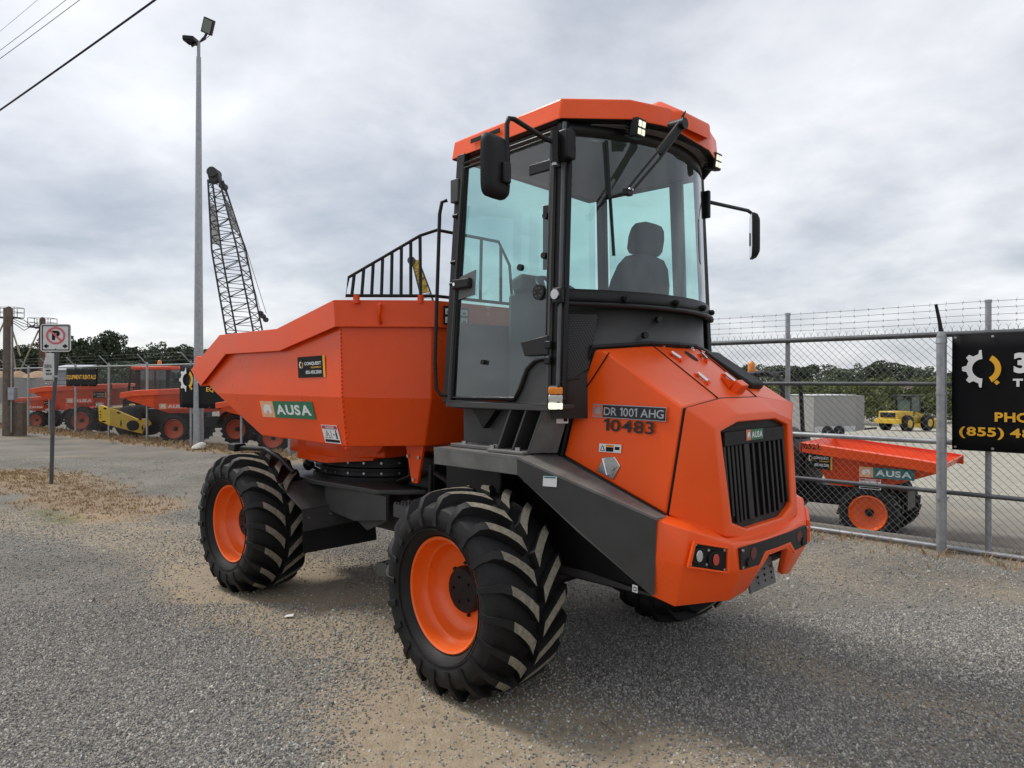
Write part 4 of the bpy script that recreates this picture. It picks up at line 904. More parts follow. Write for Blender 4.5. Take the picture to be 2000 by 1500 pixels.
zt = at_depth(1785, 765, 92).z-hs.location.z; zr = at_depth(1785, 745, 92).z-hs.location.z
mb = MB(); mb.bb(-2.6, 2.6, 0, 5, -.1, zt); mb.build('wall', CONC, hs)
mb = MB(); mb.add([(-3.3, -.6, zt), (3.3, -.6, zt), (3.3, 5.6, zt), (-3.3, 5.6, zt), (-1.2, 2.4, zr), (1.2, 2.4, zr)], [(0, 1, 5, 4), (1, 2, 5), (2, 3, 4, 5), (3, 0, 4), (0, 3, 2, 1)]); mb.build('roof', mat('roof_shingle', (.16, .125, .10), .9, var=.25, vscale=2), hs)
for x_ in (-1.6, .3, 1.7):
    mb = MB(); mb.bb(x_-.4, x_+.4, -.06, .02, zt-1.6, zt-.5); f_ = mb.build('window', WHITE, hs); mb = MB(); mb.bb(x_-.33, x_+.33, -.08, -.065, zt-1.53, zt-.57); mb.build('pane', BLACK, f_)
# small loose things
g = ground_at(390, 878); mb = MB(); rr = np.random.default_rng(5)
mb.lathe([(-.02, .10), (.05, .17), (.12, .14), (.17, .05), (.175, .001)], 11, ax='Z')
mb.v = [(x*(1+.3*math.sin(7*y+3)), y*(1.15+.25*math.sin(9*x)), z*(1+.2*math.sin(11*x))) for x, y, z in mb.v]
o = mb.build('rock', STONEW, smooth=60, loc=(g.x, g.y, H0(g.x, g.y)-.01)); tag(o, 'pale round rock lying in front of the light pole', 'rock')
for (px, py, s, lb) in ((565, 1207, .03, 'white scrap of paper on the dirt between the two left wheels'), (374, 1398, .009, 'tiny white scrap on the gravel at lower left')):
    g = ground_at(px, py); mb = MB(); mb.add([(-s, -s*.6, .0), (s, -s*.5, .004), (s*.9, s*.6, .012), (-s*.8, s*.5, .003)], [(0, 1, 2, 3)])
    o = mb.build('paper_scrap', PAPER, loc=(g.x, g.y, H0(g.x, g.y)+.012), solid=.001); tag(o, lb, 'litter')
g = ground_at(1175, 1415); mb = MB(); mb.tube([(0, 0, .012), (.02, -.06, .02), (.05, -.10, .012)], .004, 5); o = mb.build('twig', WOODP, loc=(g.x, g.y, H0(g.x, g.y))); tag(o, 'short dry twig on the gravel in front of the near tyre', 'twig')
# ================================================================== the big dumper
D = thing('swivel_dumper', 'large orange articulated dumper with raised glass cab and front skip, standing on the gravel', 'dumper', MM.translation, 0); D.rotation_euler = (ROLL, 0, MTH)
V = Vector
def my(p): return V((p[0], -p[1], p[2]))
def rod(name, pts, r, m, par, n=8): mb = MB(); mb.tube(pts, r, n); return mb.build(name, m, par, smooth=50)
def knob(name, p, d, r, h, m, par, n=12, bev=0): p = V(p); d = V(d).normalized(); mb = MB(); mb.cyl(p, p+d*h, r, n=n); return mb.build(name, m, par, bevel=bev, smooth=40)
def pl(name, pts, off, m, par, bevel=0.): mb = MB(); mb.poly(pts, off); return mb.build(name, m, par, bevel=bevel)
def bx(name, x0, x1, y0, y1, z0, z1, m, par, bevel=.006): mb = MB(); mb.bb(x0, x1, y0, y1, z0, z1); return mb.build(name, m, par, bevel=bevel)

# ---- wheels
def tyre_mesh():
    mb = MB(); half = [(.165, .300), (.214, .328), (.247, .385), (.252, .432), (.236, .468), (.195, .490), (.10, .500), (0., .503)]
    prof = half+[(-a, r) for a, r in half[-2::-1]]; mb.lathe(prof, 72)
    NL = 20
    for s in (1, -1):
        for k in range(NL):
            a0 = 2*math.pi*(k+(.5 if s < 0 else 0))/NL; T_ = [0, .10, .28, .46, .64, .82, 1.0]; vs = []
            for i, t_ in enumerate(T_):
                a = s*(.240*(1-t_)+.022*t_); cr = [.455, .526, .549, .554, .557, .558, .558][i]; base = cr-.078
                al = a0+.30*t_**1.5; wd = (.032, .039, .044, .047, .051, .057, .060)[i]
                if i == 0: a = s*.258
                for da, rr_ in ((-wd*1.25, base), (-wd, cr), (wd, cr), (wd*1.25, base)):
                    ang = al+da+(.022 if i == 6 and da > 0 else 0); vs.append(V((math.cos(ang)*rr_, a, math.sin(ang)*rr_)))
            o_ = len(mb.v); mb.v += [tuple(v) for v in vs]
            for i in range(6):
                q, p_ = o_+4*i, o_+4*i+4
                for j in range(3): mb.f.append((q+j, q+j+1, p_+j+1, p_+j)); mb.mi.append(1 if (j == 1 and i >= 2) else 0)
            mb.f.append((o_+24, o_+25, o_+26, o_+27)); mb.mi.append(0); mb.f.append((o_+3, o_+2, o_+1, o_)); mb.mi.append(0)
    # raised bead line and wear ring
    mb.lathe([(.236, .352), (.2445, .352), (.2455, .358), (.238, .358)], 72)
    return mb
def rim_mesh():
    mb = MB(); mb.lathe([(.150, .3005), (.192, .309), (.196, .303), (.190, .292), (.135, .283), (.112, .268), (.108, .256), (.060, .240), (.042, .226), (.028, .196), (.022, .165), (.022, .105)], 64)
    mb.lathe([(-.19, .304), (-.12, .285), (.0, .24), (.02, .16)], 48); return mb
def make_wheel():
    o = bpy.data.objects.new('wheel', None); col.objects.link(o); o.parent = D; o.empty_display_size = .2
    tyre_mesh().build('tyre', [RUBBER, LUGTOP], o, smooth=35); rim_mesh().build('rim', RIM, o, smooth=28)
    mb = MB(); mb.lathe([(.0, .128), (.050, .128), (.066, .116), (.070, .0)], 28)
    for k in range(5):
        a = k*1.257+.3; mb.cyl((math.cos(a)*.07, .06, math.sin(a)*.07), (math.cos(a)*.07, .077, math.sin(a)*.07), .008, n=6)
    mb.build('hub', BLACK, o, smooth=30)
    for k in range(8):
        a = k*.785+.2; mb = MB(); mb.cyl((math.cos(a)*.142, .02, math.sin(a)*.142), (math.cos(a)*.142, .036, math.sin(a)*.142), .010, n=6); mb.build('wheel_nut', BLACKP, o)
    mb = MB(); mb.tube([(.20, .05, .14), (.235, .09, .165)], .012, 8); mb.build('valve', RIM, o)
    return o
def outward(o, c):
    me = o.data; c = V(c); bb_ = bmesh.new(); bb_.from_mesh(me); bb_.normal_update(); sm = sum((f.calc_center_median()-c).dot(f.normal)*f.calc_area() for f in bb_.faces)
    if sm < 0: bmesh.ops.reverse_faces(bb_, faces=bb_.faces)
    bb_.to_mesh(me); bb_.free()
w0 = make_wheel(); HUBZ = .485
for i, (x, y, yaw) in enumerate(((0.0, .955, -2.5), (2.60, .955, 2.0), (0.0, -.955, -2.5), (2.60, -.955, 2.0))):
    wq = w0 if i == 0 else copy_tree(w0, D)
    wq.location = (x, y, HUBZ-(.060 if y < 0 else 0)); wq.rotation_euler = (0, R((17, 61, 40, 5)[i]), R(yaw)+(math.pi if y < 0 else 0)); wq.scale = (.97, .97, .97)

# ---- chassis
ch = bx('rear_chassis', -.98, .75, -.42, .42, .48, .98, BLACK, D, .02)
bx('belly_pan', -1.02, -.30, -.60, .60, .555, .60, DKGREY, ch); bx('axle_housing', -.13, .13, -.66, .66, .40, .60, BLACK, ch, .04)
for s in (1, -1):
    pl('inner_arch', [(-.98, s*.60, .56), (-.30, s*.60, .62), (-.34, s*.60, 1.17), (-.96, s*.60, .95)], (0, -s*.02, 0), BLACK, ch)
    bx('side_box', .12, .62, s*.42, s*.62, .72, 1.08, BLACK, ch, .015)
fc = MB(); fc.bb(1.30, 3.05, -.36, .36, .46, .80); fco = fc.build('front_chassis', DKGREY, D, bevel=.02)
bx('axle_housing', 2.47, 2.73, -.66, .66, .40, .62, BLACK, fco, .04)
mb = MB(); mb.poly([(1.08, .42, .80), (1.30, .66, .80), (2.05, .72, .80), (2.75, .70, .80), (3.05, .45, .80), (3.05, -.45, .80), (2.75, -.70, .80), (2.05, -.72, .80), (1.30, -.66, .80), (1.08, -.42, .80)], (0, 0, .035)); mb.build('deck_plate', DKGREY, fco, bevel=.006)
for y in (.44, .62): pl('gusset', [(1.25, y, .62), (1.25, y, .80), (1.85, y, .80), (1.85, y, .66), (1.5, y, .52)], (0, -.02, 0), DKGREY, fco)
pl('side_plate', [(1.20, .665, .80), (1.20, .665, .64), (1.6, .665, .58), (2.0, .665, .62), (2.0, .665, .80)], (0, -.02, 0), DKGREY, fco)
for z in (.62, .70): mb = MB(); mb.lathe([(z, .02), (z, .13), (z+.025, .13), (z+.025, .02)], 20, (1.12, .40, 0), 'Z'); mb.build('joint_plate', DKGREY, fco, smooth=30)
mb = MB(); mb.cyl((1.12, .40, .50), (1.12, .40, .76), .05, n=14); mb.cyl((1.12, .40, .74), (1.12, .40, .775), .07, n=6); mb.build('joint_pin', BLACK, fco, smooth=40)
mb = MB(); mb.bb(.70, 1.32, -.25, .25, .5, .9); mb.build('articulation_joint', BLACK, D, bevel=.03)
mb = MB(); mb.tube([(.55, .40, .64), (.95, .42, .64)], .045, 12); ramc = mb.build('steering_ram', BLACK, D, smooth=40)
mb = MB(); mb.tube([(.95, .42, .64), (1.10, .42, .64)], .024, 12); mb.build('ram_rod', CHROME, ramc, smooth=40)
for k in range(4): rod('hydraulic_hose', [(.6, .3+.05*k, .85), (.9, .36+.06*k, .92+.03*k), (1.3, .34+.05*k, .88), (1.6, .3, .83)], .014, BLACK, D, 7)
# turntable under the skip
tt = MB(); tt.lathe([(.835, .62), (.86, .62), (.865, .56), (.90, .555), (.905, .60), (.925, .60), (.93, .55), (1.0, .54), (1.0, .0)], 48, (2.10, 0, 0), 'Z'); tto = tt.build('turntable', BLACK, D, smooth=30)
for k in range(26):
    a = k*2*math.pi/26
    for z in (.885, .965): mb = MB(); c = V((2.10+math.cos(a)*.553, math.sin(a)*.553, z)); mb.cyl(c-V((math.cos(a), math.sin(a), 0))*.01, c+V((math.cos(a), math.sin(a), 0))*.012, .010, n=6); mb.build('bolt', STEEL, tto)
mb = MB(); mb.poly([(1.45, -.50, 1.03), (1.45, .50, 1.03), (1.75, .72, 1.03), (2.45, .72, 1.03), (2.75, .5, 1.03), (2.75, -.5, 1.03), (2.45, -.72, 1.03), (1.75, -.72, 1.03)], (0, 0, .13)); mb.build('skip_cradle', ORANGE, tto, bevel=.012)
mb = MB(); mb.poly([(1.60, .50, 1.0), (1.85, .735, .985), (2.3, .735, .985), (2.3, .735, 1.16), (1.3, .60, 1.16)], (0, -.04, 0)); mb.build('cradle_web', ORANGE, tto, bevel=.006)
lgp = L(811, 900, Y=.55); pl('hinge_lug', [(lgp.x+.10, .56, 1.16), (lgp.x-.10, .56, 1.16), (lgp.x-.035, .56, .90), (lgp.x+.03, .56, .90)], (0, -.025, 0), ORANGE, tto, .006)
for dx, dz in ((.06, 1.08), (-.06, 1.08), (0, .925)): knob('bolt', (lgp.x+dx, .56, dz), (0, 1, 0), .012, .012, STEEL, tto, 6)
bx('motor_cover', .95, 1.25, -.1, .45, .84, 1.08, BLACK, tto, .02)

# ---- front mudguard behind the front wheel and the rubber flap
def M(px, py): return L(px, py, X=1.93)
for s in (1, -1):
    k = V((1, s, 1)); q = [V((2.24, .93, .80)), V((1.95, .885, .635)), V((1.95, .25, .655)), V((2.20, .34, .83))]
    q = [V((a.x, a.y*s, a.z)) for a in q]; f_ = pl('mudguard', q, (0, 0, .012), DKGREY, D, .003)
    a, b = q[1], q[2]; pl('guard_skirt', [a, b, b+V((-.02, 0, -.15)), a+V((-.02, 0, -.15))], (-.006, 0, 0), DKGREY, f_)
    pl('rubber_flap', [a+V((-.0, 0, -.12)), b+V((-.0, 0, -.13)), b+V((-.03, 0, -.33)), a+V((-.03, 0, -.31))], (.008, 0, 0), BLACKP, f_)
    for k_ in range(4):
        c = a.lerp(b, .07+.29*k_)+V((-.012, 0, -.055)); knob('bolt', c, (-1, 0, 0), .011, .012, STEEL, f_, 8)
# ---- skip
T = [V((3.66, 1.04, 1.69)), V((3.02, 1.05, 1.972)), V((2.02, 1.05, 1.972)), V((1.235, 1.05, 2.12)), V((.79, .57, 2.12))]
Mq = [V((3.44, 1.04, 1.545)), V((2.90, 1.05, 1.81)), V((1.98, 1.05, 1.81)), V((1.215, 1.05, 1.945)), V((.79, .57, 1.945))]
Nq = [V((3.60, 1.005, 1.665)), V((3.00, 1.005, 1.94)), V((2.01, 1.005, 1.94)), V((1.228, 1.005, 2.09)), V((.825, .56, 2.09))]
K3, K4, Kf = V((1.19, 1.015, 1.487)), V((.815, .575, 1.477)), V((3.18, 1.01, 1.487))
B3, B4, Bf, Bm = V((1.215, .965, 1.162)), V((.885, .575, 1.162)), V((2.44, .96, 1.168)), V((2.78, .985, 1.315))
sk = MB()
for s in (1, -1):
    f = (lambda p: p) if s > 0 else my
    side = [f(x) for x in (Nq[0], Nq[1], Nq[2], Nq[3], K3, Kf)]; sk.add(side, [tuple(range(6))])
    sk.add([f(x) for x in (Kf, K3, B3, Bf, Bm)], [tuple(range(5))])
    sk.add([f(x) for x in (Nq[3], Nq[4], K4, K3)], [(0, 1, 2, 3)]); sk.add([f(x) for x in (K3, K4, B4, B3)], [(0, 1, 2, 3)])
sk.add([Nq[4], my(Nq[4]), my(K4), K4], [(0, 1, 2, 3)]); sk.add([K4, my(K4), my(B4), B4], [(0, 1, 2, 3)])
sk.add([B3, B4, my(B4), my(B3), my(Bf), Bf], [(0, 1, 2, 3, 4, 5)]); sk.add([Bf, Bm, my(Bm), my(Bf)], [(0, 1, 2, 3)]); sk.add([Bm, Kf, my(Kf), my(Bm)], [(0, 1, 2, 3)]); sk.add([Kf, Nq[0], my(Nq[0]), my(Kf)], [(0, 1, 2, 3)])
b_ = bmesh.new()
sko = sk.build('skip', ORANGE, D)
b_.from_mesh(sko.data); bmesh.ops.remove_doubles(b_, verts=b_.verts, dist=.001); bmesh.ops.recalc_face_normals(b_, faces=b_.faces); b_.to_mesh(sko.data); b_.free()
outward(sko, (2.0, 0, 1.7)); md = sko.modifiers.new('t', 'SOLIDIFY'); md.thickness = .02; md.offset = -1
md = sko.modifiers.new('b', 'BEVEL'); md.width = .008; md.segments = 2; md.limit_method = 'ANGLE'; md.angle_limit = R(12)
rim = MB()
seq = T+[my(p) for p in T[::-1]]; seqm = Mq+[my(p) for p in Mq[::-1]]; cen = V((1.9, 0, 0))
ins = []
for p in seq:
    d = V((cen.x-p.x, -p.y, 0)).normalized(); ins.append(p+d*.10+V((0, 0, .004)))
n_ = len(seq)
for i in range(n_-1):
    rim.add([seq[i], seq[i+1], seqm[i+1], seqm[i]], [(0, 1, 2, 3)]); rim.add([seq[i], seq[i+1], ins[i+1], ins[i]], [(0, 1, 2, 3)])
for i in (0, n_-1): rim.add([seq[i], seqm[i], seqm[i]+(ins[i]-seq[i]), ins[i]], [(0, 1, 2, 3)])
ro = rim.build('rim', ORANGE, sko, fixn=False)
b_ = bmesh.new(); b_.from_mesh(ro.data); bmesh.ops.remove_doubles(b_, verts=b_.verts, dist=.001); bmesh.ops.recalc_face_normals(b_, faces=b_.faces); b_.to_mesh(ro.data); b_.free()
outward(ro, (2.0, 0, 1.0)); md = ro.modifiers.new('t', 'SOLIDIFY'); md.thickness = .012; md.offset = -1
md = ro.modifiers.new('b', 'BEVEL'); md.width = .010; md.segments = 3; md.limit_method = 'ANGLE'; md.angle_limit = R(12)
mb = MB()                                             # saw-toothed weld seam on the side corner
for i in range(34):
    f_ = i/33; p = Nq[3].lerp(K3, f_*1.4) if f_*1.4 < 1 else K3.lerp(B3, (f_*1.4-1)/.4); mb.box(p+V((-.002, .002, -.01)), (.012, .012, .011))
mb.build('weld_seam', ORANGE, sko)
mb = MB(); c = L(750, 612, X=1.02); c = V((1.02, .835, 2.03)); nrm = V((-.48, .445, 0)).cross(V((0, 0, 1))); nrm = V((-.733, .68, 0))
mb.tube([c+V((0, 0, .06)), c+nrm*.045+V((0, 0, .05)), c+nrm*.045+V((0, 0, -.03)), c+V((0, 0, -.06))], .013, 8); mb.build('lifting_eye', ORANGE, sko, smooth=50)
knob('lip_ear', T[0]+V((-.14, .0, .075)), (0, -1, 0), .045, .03, ORANGE, sko, 14)
# stickers on the skip
PA, NA = V((2.0, 1.005, 1.7)), V((0, 1, 0))
def quad_on(p0, nrm, a, b, c): return [LP(*q, p0, V(nrm).normalized())+V(nrm).normalized()*.004 for q in (a, b, c)]
company_sticker(sko, *quad_on((2, 1.012, 1.7), (0, 1, 0), (584, 738), (637, 736), (582, 698)))
nl = (K3-Kf).cross(B3-Kf).normalized(); nl = nl if nl.y > 0 else -nl
brand_sticker(sko, *quad_on(K3, nl, (515, 814), (618, 819), (508, 783)))
warning_sticker(sko, *quad_on(K3, nl, (637, 864), (668, 867), (628, 829)))
np_ = (Nq[3]-Nq[4]).cross(V((0, 0, 1))).normalized(); np_ = np_ if np_.y > 0 else -np_
rq = quad_on(V((.79, .2, 2.0)), (-1, 0, 0), (861, 637), (890, 638), (861, 607))
rq = [V((.784, .50, 1.965)), V((.784, .28, 1.965)), V((.784, .50, 2.09))]
plate(BLACKPR, sko, *rq, lift=.002)
for i in range(3):
    for j in range(2): plate(WHITE, sko, *rq, .06+.31*i, .32+.31*i, .30+.45*j-.2, .50+.45*j-.08, lift=.004); plate(BLACKPR, sko, *rq, .13+.31*i, .25+.31*i, .3+.45*j-.14, .3+.45*j-.02, lift=.006)
# skip guard of bent bar
gd = bpy.data.objects.new('skip_guard', None); col.objects.link(gd); gd.parent = D; gd.empty_display_size = .2
gb = [V((1.16, 1.005, 2.145)), V((.86, .63, 2.150)), V((.80, .55, 2.150)), V((.80, -.16, 2.15))]
gt = [V((1.15, .99, 2.265)), V((.865, .63, 2.545)), V((.80, .54, 2.585)), V((.80, -.02, 2.585)), V((.80, -.13, 2.43)), V((.80, -.16, 2.15))]
rod('frame_bar', [gb[3]]+[gb[2], gb[1], gb[0]]+gt, .011, BLACK, gd)
def guard_bar(f_):
    if f_ < .68: k = f_/.68; a = gb[0].lerp(gb[1], k); b = gt[0].lerp(gt[1], k)
    else: k = (f_-.68)/.32; a = gb[2].lerp(gb[3], k); b = gt[2].lerp(gt[3], min(1, k*1.27)) if k < .79 else gt[3].lerp(gt[4], (k-.79)/.21)
    return [a, b]
for i in range(11): rod('guard_bar', guard_bar((i+.6)/11.2), .011, BLACK, gd, 6)
for p in (gb[0].lerp(gb[1], .14), gb[1]): knob('guard_foot', p+V((0, 0, -.05)), (0, 0, 1), .022, .055, ORANGE, gd)
# small levers behind the front wheel
mb = MB(); bp_ = L(603, 907, Y=.55); mb.lathe([(-.05, .001), (-.045, .03), (0, .05), (.045, .03), (.05, .001)], 14, bp_, 'X'); mb.tube([bp_, bp_+V((-.1, -.05, -.05))], .012, 6); mb.build('ball_float', BLACK, D, smooth=60)
pp = L(600, 880, Y=.6); o_ = bx('notice_plate', pp.x-.09, pp.x+.09, .56, .57, pp.z-.09, pp.z+.08, GALV, D, 0); Pn = [V((pp.x+.05, .572, pp.z-.07)), V((pp.x-.08, .572, pp.z-.07)), V((pp.x+.05, .572, pp.z+.06))]; plate(WHITE, o_, *Pn, lift=.002); plate(BLACKPR, o_, *Pn, .2, .35, .3, .8, lift=.004); plate(BLACKPR, o_, *Pn, .6, .75, .2, .5, lift=.004)
lx = L(480, 878, X=2.75); mb = MB(); mb.tube([(2.86, .98, 1.03), (2.75, .96, 1.05), (2.45, .93, 1.06), (2.25, .90, 1.0), (2.12, .86, .90)], .018, 8); mb.build('marker_arm', BLACK, D, smooth=50); bx('marker_lamp', 2.80, 2.93, .92, 1.02, 1.02, 1.08, BLACK, D, .01)

# ---- fender, platform and steps
PZ = 1.205
for s in (1, -1):
    S = lambda *p: V((p[0], p[1]*s, p[2]))
    f_ = pl('platform', [S(.43, .55, PZ), S(.43, .865, PZ), S(-.285, .895, PZ), S(-.285, .58, PZ)], (0, 0, -.012), PLATF, D)
    pl('platform_edge', [S(.43, .865, PZ), S(-.285, .895, PZ), S(-.285, .89, PZ-.095), S(.43, .86, PZ-.10)], (0, -s*.01, 0), PLATF, f_, .003)
    pl('platform_edge', [S(.431, .865, PZ), S(.431, .62, PZ), S(.431, .62, PZ-.1), S(.431, .86, PZ-.10)], (-.01, 0, 0), PLATF, f_)
    fe = MB(); a = [S(-.287, .895, PZ), S(-1.00, .70, .962), S(-1.00, .602, .955), S(-.287, .602, PZ)]; b = [S(-.287, .89, PZ-.095), S(-.60, .80, .86), S(-.955, .685, .595), S(-.985, .695, .60)]
    fe.poly(a, (0, 0, -.012)); fd = fe.build('fender_top', PLATF, D)
    fe = MB(); fe.add([a[0], a[1], b[3], b[2], b[1], b[0]], [(0, 1, 2, 3, 4, 5)]); fe.add([b[0], b[1], b[2], S(-.93, .61, .58), S(-.55, .61, .85), S(-.287, .61, PZ-.1)], [(0, 1, 4, 5), (1, 2, 3, 4)]); fe.build('fender_side', DKGREY, fd, fixn=True)
    if s > 0:
        Q = [a[1], b[3], a[0]]; nf = (a[1]-a[0]).cross(b[3]-a[0]).normalized(); nf = nf if nf.y > 0 else -nf
        st = quad_on(a[0]+nf*.002, nf, (1061, 949), (1088, 951), (1062, 929)); plate(LBLUE, fd, *st, .0, 1, .78, 1., lift=.002); plate(WHITE, fd, *st, 0, 1, 0, .78, lift=.002)
        plate(BLACKPR, fd, *st, .08, .9, .84, .92, lift=.003)
        st = quad_on(a[0]+nf*.002, nf, (1236, 1155), (1246, 1158), (1236, 1141)); plate(WHITE, fd, *st, lift=.002); plate(BLACKPR, fd, *st, .2, .8, .2, .8, lift=.003); plate(WHITE, fd, *st, .35, .65, .35, .65, lift=.004)
    # support plates under the cab
    sp = bx('cab_mount', -.32, .40, s*.40, s*.66, PZ+.002, 1.448, DKGREY, D, .004)
    for (x0, x1) in ((-.03, .035), (-.145, -.08), (-.262, -.195)):
        pl('rib', [S(x0, .665, PZ+.01), S(x0-.0, .775, PZ+.01), S(x1-.135, .775, 1.44), S(x1-.135, .665, 1.44)] if False else [S(x0, .665, PZ+.01), S(x0, .80, PZ+.01), S(x0-.10, .79, 1.445), S(x0-.10, .665, 1.445)], (-.012, 0, 0), DKGREY, sp)
    pl('rib_panel', [S(-.262, .80, PZ+.01), S(-.345, .66, PZ+.01), S(-.43, .66, 1.445), S(-.365, .785, 1.445)], (-.01, 0, 0), PLATF, sp)
    mb = MB(); mb.bb(.01, .38, s*.665, s*.78, PZ+.002, PZ+.022); mb.build('foot_plate', PLATF, sp, bevel=.004)
    mb = MB(); mb.bb(-.27, .005, s*.665, s*.835, PZ+.002, PZ+.018); mb.build('foot_plate', PLATF, sp, bevel=.004)
    for x in (.30, .03, .0, -.20): knob('bolt', (x, s*.80 if x < .02 else s*.74, PZ+.018), (0, 0, 1), .016, .018, STEEL, sp, 6)
    pl('gusset', [S(.28, .662, 1.445), S(.05, .662, 1.445), S(.17, .662, 1.32)], (0, s*.05, 0), BLACK, sp)
    if s > 0:
        st = [V((-.388, .757, 1.37)), V((-.412, .695, 1.37)), V((-.398, .757, 1.432))]
        nb = V((-.83, .56, 0)).normalized(); c0 = LP(1086, 826, V((-.31, .73, PZ)), V((-.83, .5, .12)).normalized()); 
        qd = quad_on(V((-.274, .80, PZ+.01)), (S(-.345, .66, 0)-S(-.262, .80, 0)).cross(S(-.365, .785, 1.445)-S(-.262, .80, PZ)).normalized()*(-1 if (S(-.345, .66, 0)-S(-.262, .80, 0)).cross(S(-.365, .785, 1.445)-S(-.262, .80, PZ)).x > 0 else 1), (1086, 826), (1109, 826), (1086, 809))
        plate(WHITE, sp, *qd, lift=.003); plate(BLUEPR, sp, *qd, .04, .5, .62, .95, lift=.005); plate(BLACKPR, sp, *qd, .60, .92, .25, .6, lift=.005)
    # steps: open grating treads in a tray
    for (z, y0, y1, x0, x1) in ((.82, .60, .86, .50, .84), (.42, .62, .86, .60, 1.02)):
        st_ = bpy.data.objects.new('step', None); col.objects.link(st_); st_.parent = D; st_.empty_display_size = .1
        for pts_ in ([S(x0, y1, z), S(x1, y1, z), S(x1, y1, z-.08), S(x0, y1, z-.08)], [S(x1, y0, z), S(x1, y1, z), S(x1, y1, z-.08), S(x1, y0, z-.08)], [S(x0, y0, z), S(x0, y1, z), S(x0, y1, z-.08), S(x0, y0, z-.08)]): pl('tray_side', pts_, (-.005, -s*.005, 0), DKGREY, st_)
        mb = MB()
        for i in range(5):
            y_ = y0+(y1-y0)*(i+.5)/5; mb.bb(x0+.01, x1-.01, s*y_-.005, s*y_+.005, z-.03, z-.004)
            for k in range(10): mb.box((x0+.04+k*.034, s*y_, z+.002), (.012, .02, .012))
        mb.build('grating', GALVK, st_)
        rod('hanger', [S(.79, .6, 1.05), S(.79, y0, z-.04)], .016, BLACK, st_)

# ---- hood
A, Bq, Cq, Dq, Fq, Eq, Gm = V((-.348, .60, 1.192)), V((-.987, .602, .962)), V((-1.068, .585, 1.471)), V((-1.040, .21, 1.508)), V((-.665, .23, 1.785)), V((-.610, .585, 1.752)), V((-.433, .60, 1.486))
E2 = V((-.555, .595, 1.757))
hd = MB(); sidep = [A, Bq, Cq, Eq, E2, Gm]
hd.add(sidep, [tuple(range(6))]); hd.add([my(p) for p in sidep], [tuple(range(5, -1, -1))])
for f in (lambda p: p, my): hd.add([f(p) for p in (Eq, Cq, Dq, Fq)], [(0, 1, 2), (0, 2, 3)]); hd.add([f(p) for p in (E2, Eq, Fq)], [(0, 1, 2)])
hd.add([Fq, Dq, my(Dq), my(Fq)], [(0, 1, 2, 3)]); hd.add([A, Gm, E2, Fq, my(Fq), my(E2), my(Gm), my(A)], [tuple(range(8))]); hd.add([Bq, Cq, Dq, my(Dq), my(Cq), my(Bq)], [tuple(range(6))]); hd.add([A, Bq, my(Bq), my(A)], [(0, 1, 2, 3)])
hdo = hd.build('hood', HOOD, D); b_ = bmesh.new(); b_.from_mesh(hdo.data); bmesh.ops.remove_doubles(b_, verts=b_.verts, dist=.001); bmesh.ops.recalc_face_normals(b_, faces=b_.faces); b_.to_mesh(hdo.data); b_.free()
md = hdo.modifiers.new('b', 'BEVEL'); md.width = .012; md.segments = 3; md.limit_method = 'ANGLE'; md.angle_limit = R(6)
hdo.data.polygons.foreach_set('use_smooth', [True]*len(hdo.data.polygons)); hdo.data.set_sharp_from_angle(angle=R(40))
for s in (1, -1):
    f = (lambda p: V(p)) if s > 0 else (lambda p: my(p)); off = V((0, .0015*s, 0))
    def ribbon(nm, pts, w_, m, dirv): 
        mb = MB(); mb.tube([f(p) for p in pts], w_, 6); return mb.build(nm, m, hdo)
    ribbon('seal', [A+V((-.01, .004, -.004)), Bq+V((0, .004, -.006))], .009, BLACKP, None)
    ribbon('panel_gap', [LP(1190, 688, E2, V((0, 1, 0))), LP(1158, 738, Gm, V((0, 1, 0))), LP(1125, 786, Gm, V((0, 1, 0)))], .003, BLACKPR, None)
    ribbon('panel_gap', [Fq+V((0, 0, .001)), Dq+V((0, 0, .001))], .0035, BLACKPR, None)
    ribbon('seal', [A+V((.012, .006, 0)), Gm+V((.014, .006, .004)), E2+V((.012, .006, .012)), Fq+V((.012, 0, .014)), V((-.675, 0, 1.80))], .014, BLACKP, None)
sl = MB(); loop = [Bq, Cq, Dq, my(Dq), my(Cq), my(Bq)]; sl.tube([p+V((-.006, -.012 if p.y > 0 else .012, -.008)) for p in loop], .010, 6); sl.build('seal', BLACKPR, hdo)
# stickers on the hood side
ny = V((0, 1, 0)); hp = V((0, .6005, 0))
q = quad_on(hp, ny, (1159, 813), (1300, 822), (1160, 790)); plate(SILVER, hdo, *q, -.008, 1.008, -.06, 1.06, lift=.000); plate(SALMON, hdo, *q, 0, .145, 0, 1, lift=.002); plate(CHARPR, hdo, *q, .145, 1, 0, 1, lift=.002); lettering('DR 1001 AHG', SILVER, hdo, *q, .165, .985, .16, .86, bold=.012, lift=.004)
plate(SILVER, hdo, *q, lift=.004, poly=[(.035, .3), (.035, .6), (.06, .82), (.11, .82), (.118, .3), (.09, .2)], name='emblem')
q = quad_on(hp, ny, (1180, 841), (1278, 849), (1181, 817)); lettering('10483', CHARPR, hdo, *q, 0, 1, 0, 1, bold=.014, lift=.0015)
q = quad_on(hp, ny, (1171, 882), (1214, 885), (1172, 866)); plate(WHITE, hdo, *q, lift=.002); plate(BLACKPR, hdo, *q, .32, .66, .1, .62, lift=.003); plate(AMBER, hdo, *q, .32, .66, .66, .92, lift=.003)
plate(BLACKPR, hdo, *q, lift=.003, poly=[(.05, .15), (.28, .15), (.165, .85)]); plate(WHITE, hdo, *q, lift=.004, poly=[(.1, .22), (.23, .22), (.165, .66)]); plate(BLACKPR, hdo, *q, .72, .93, .35, .72, lift=.003)
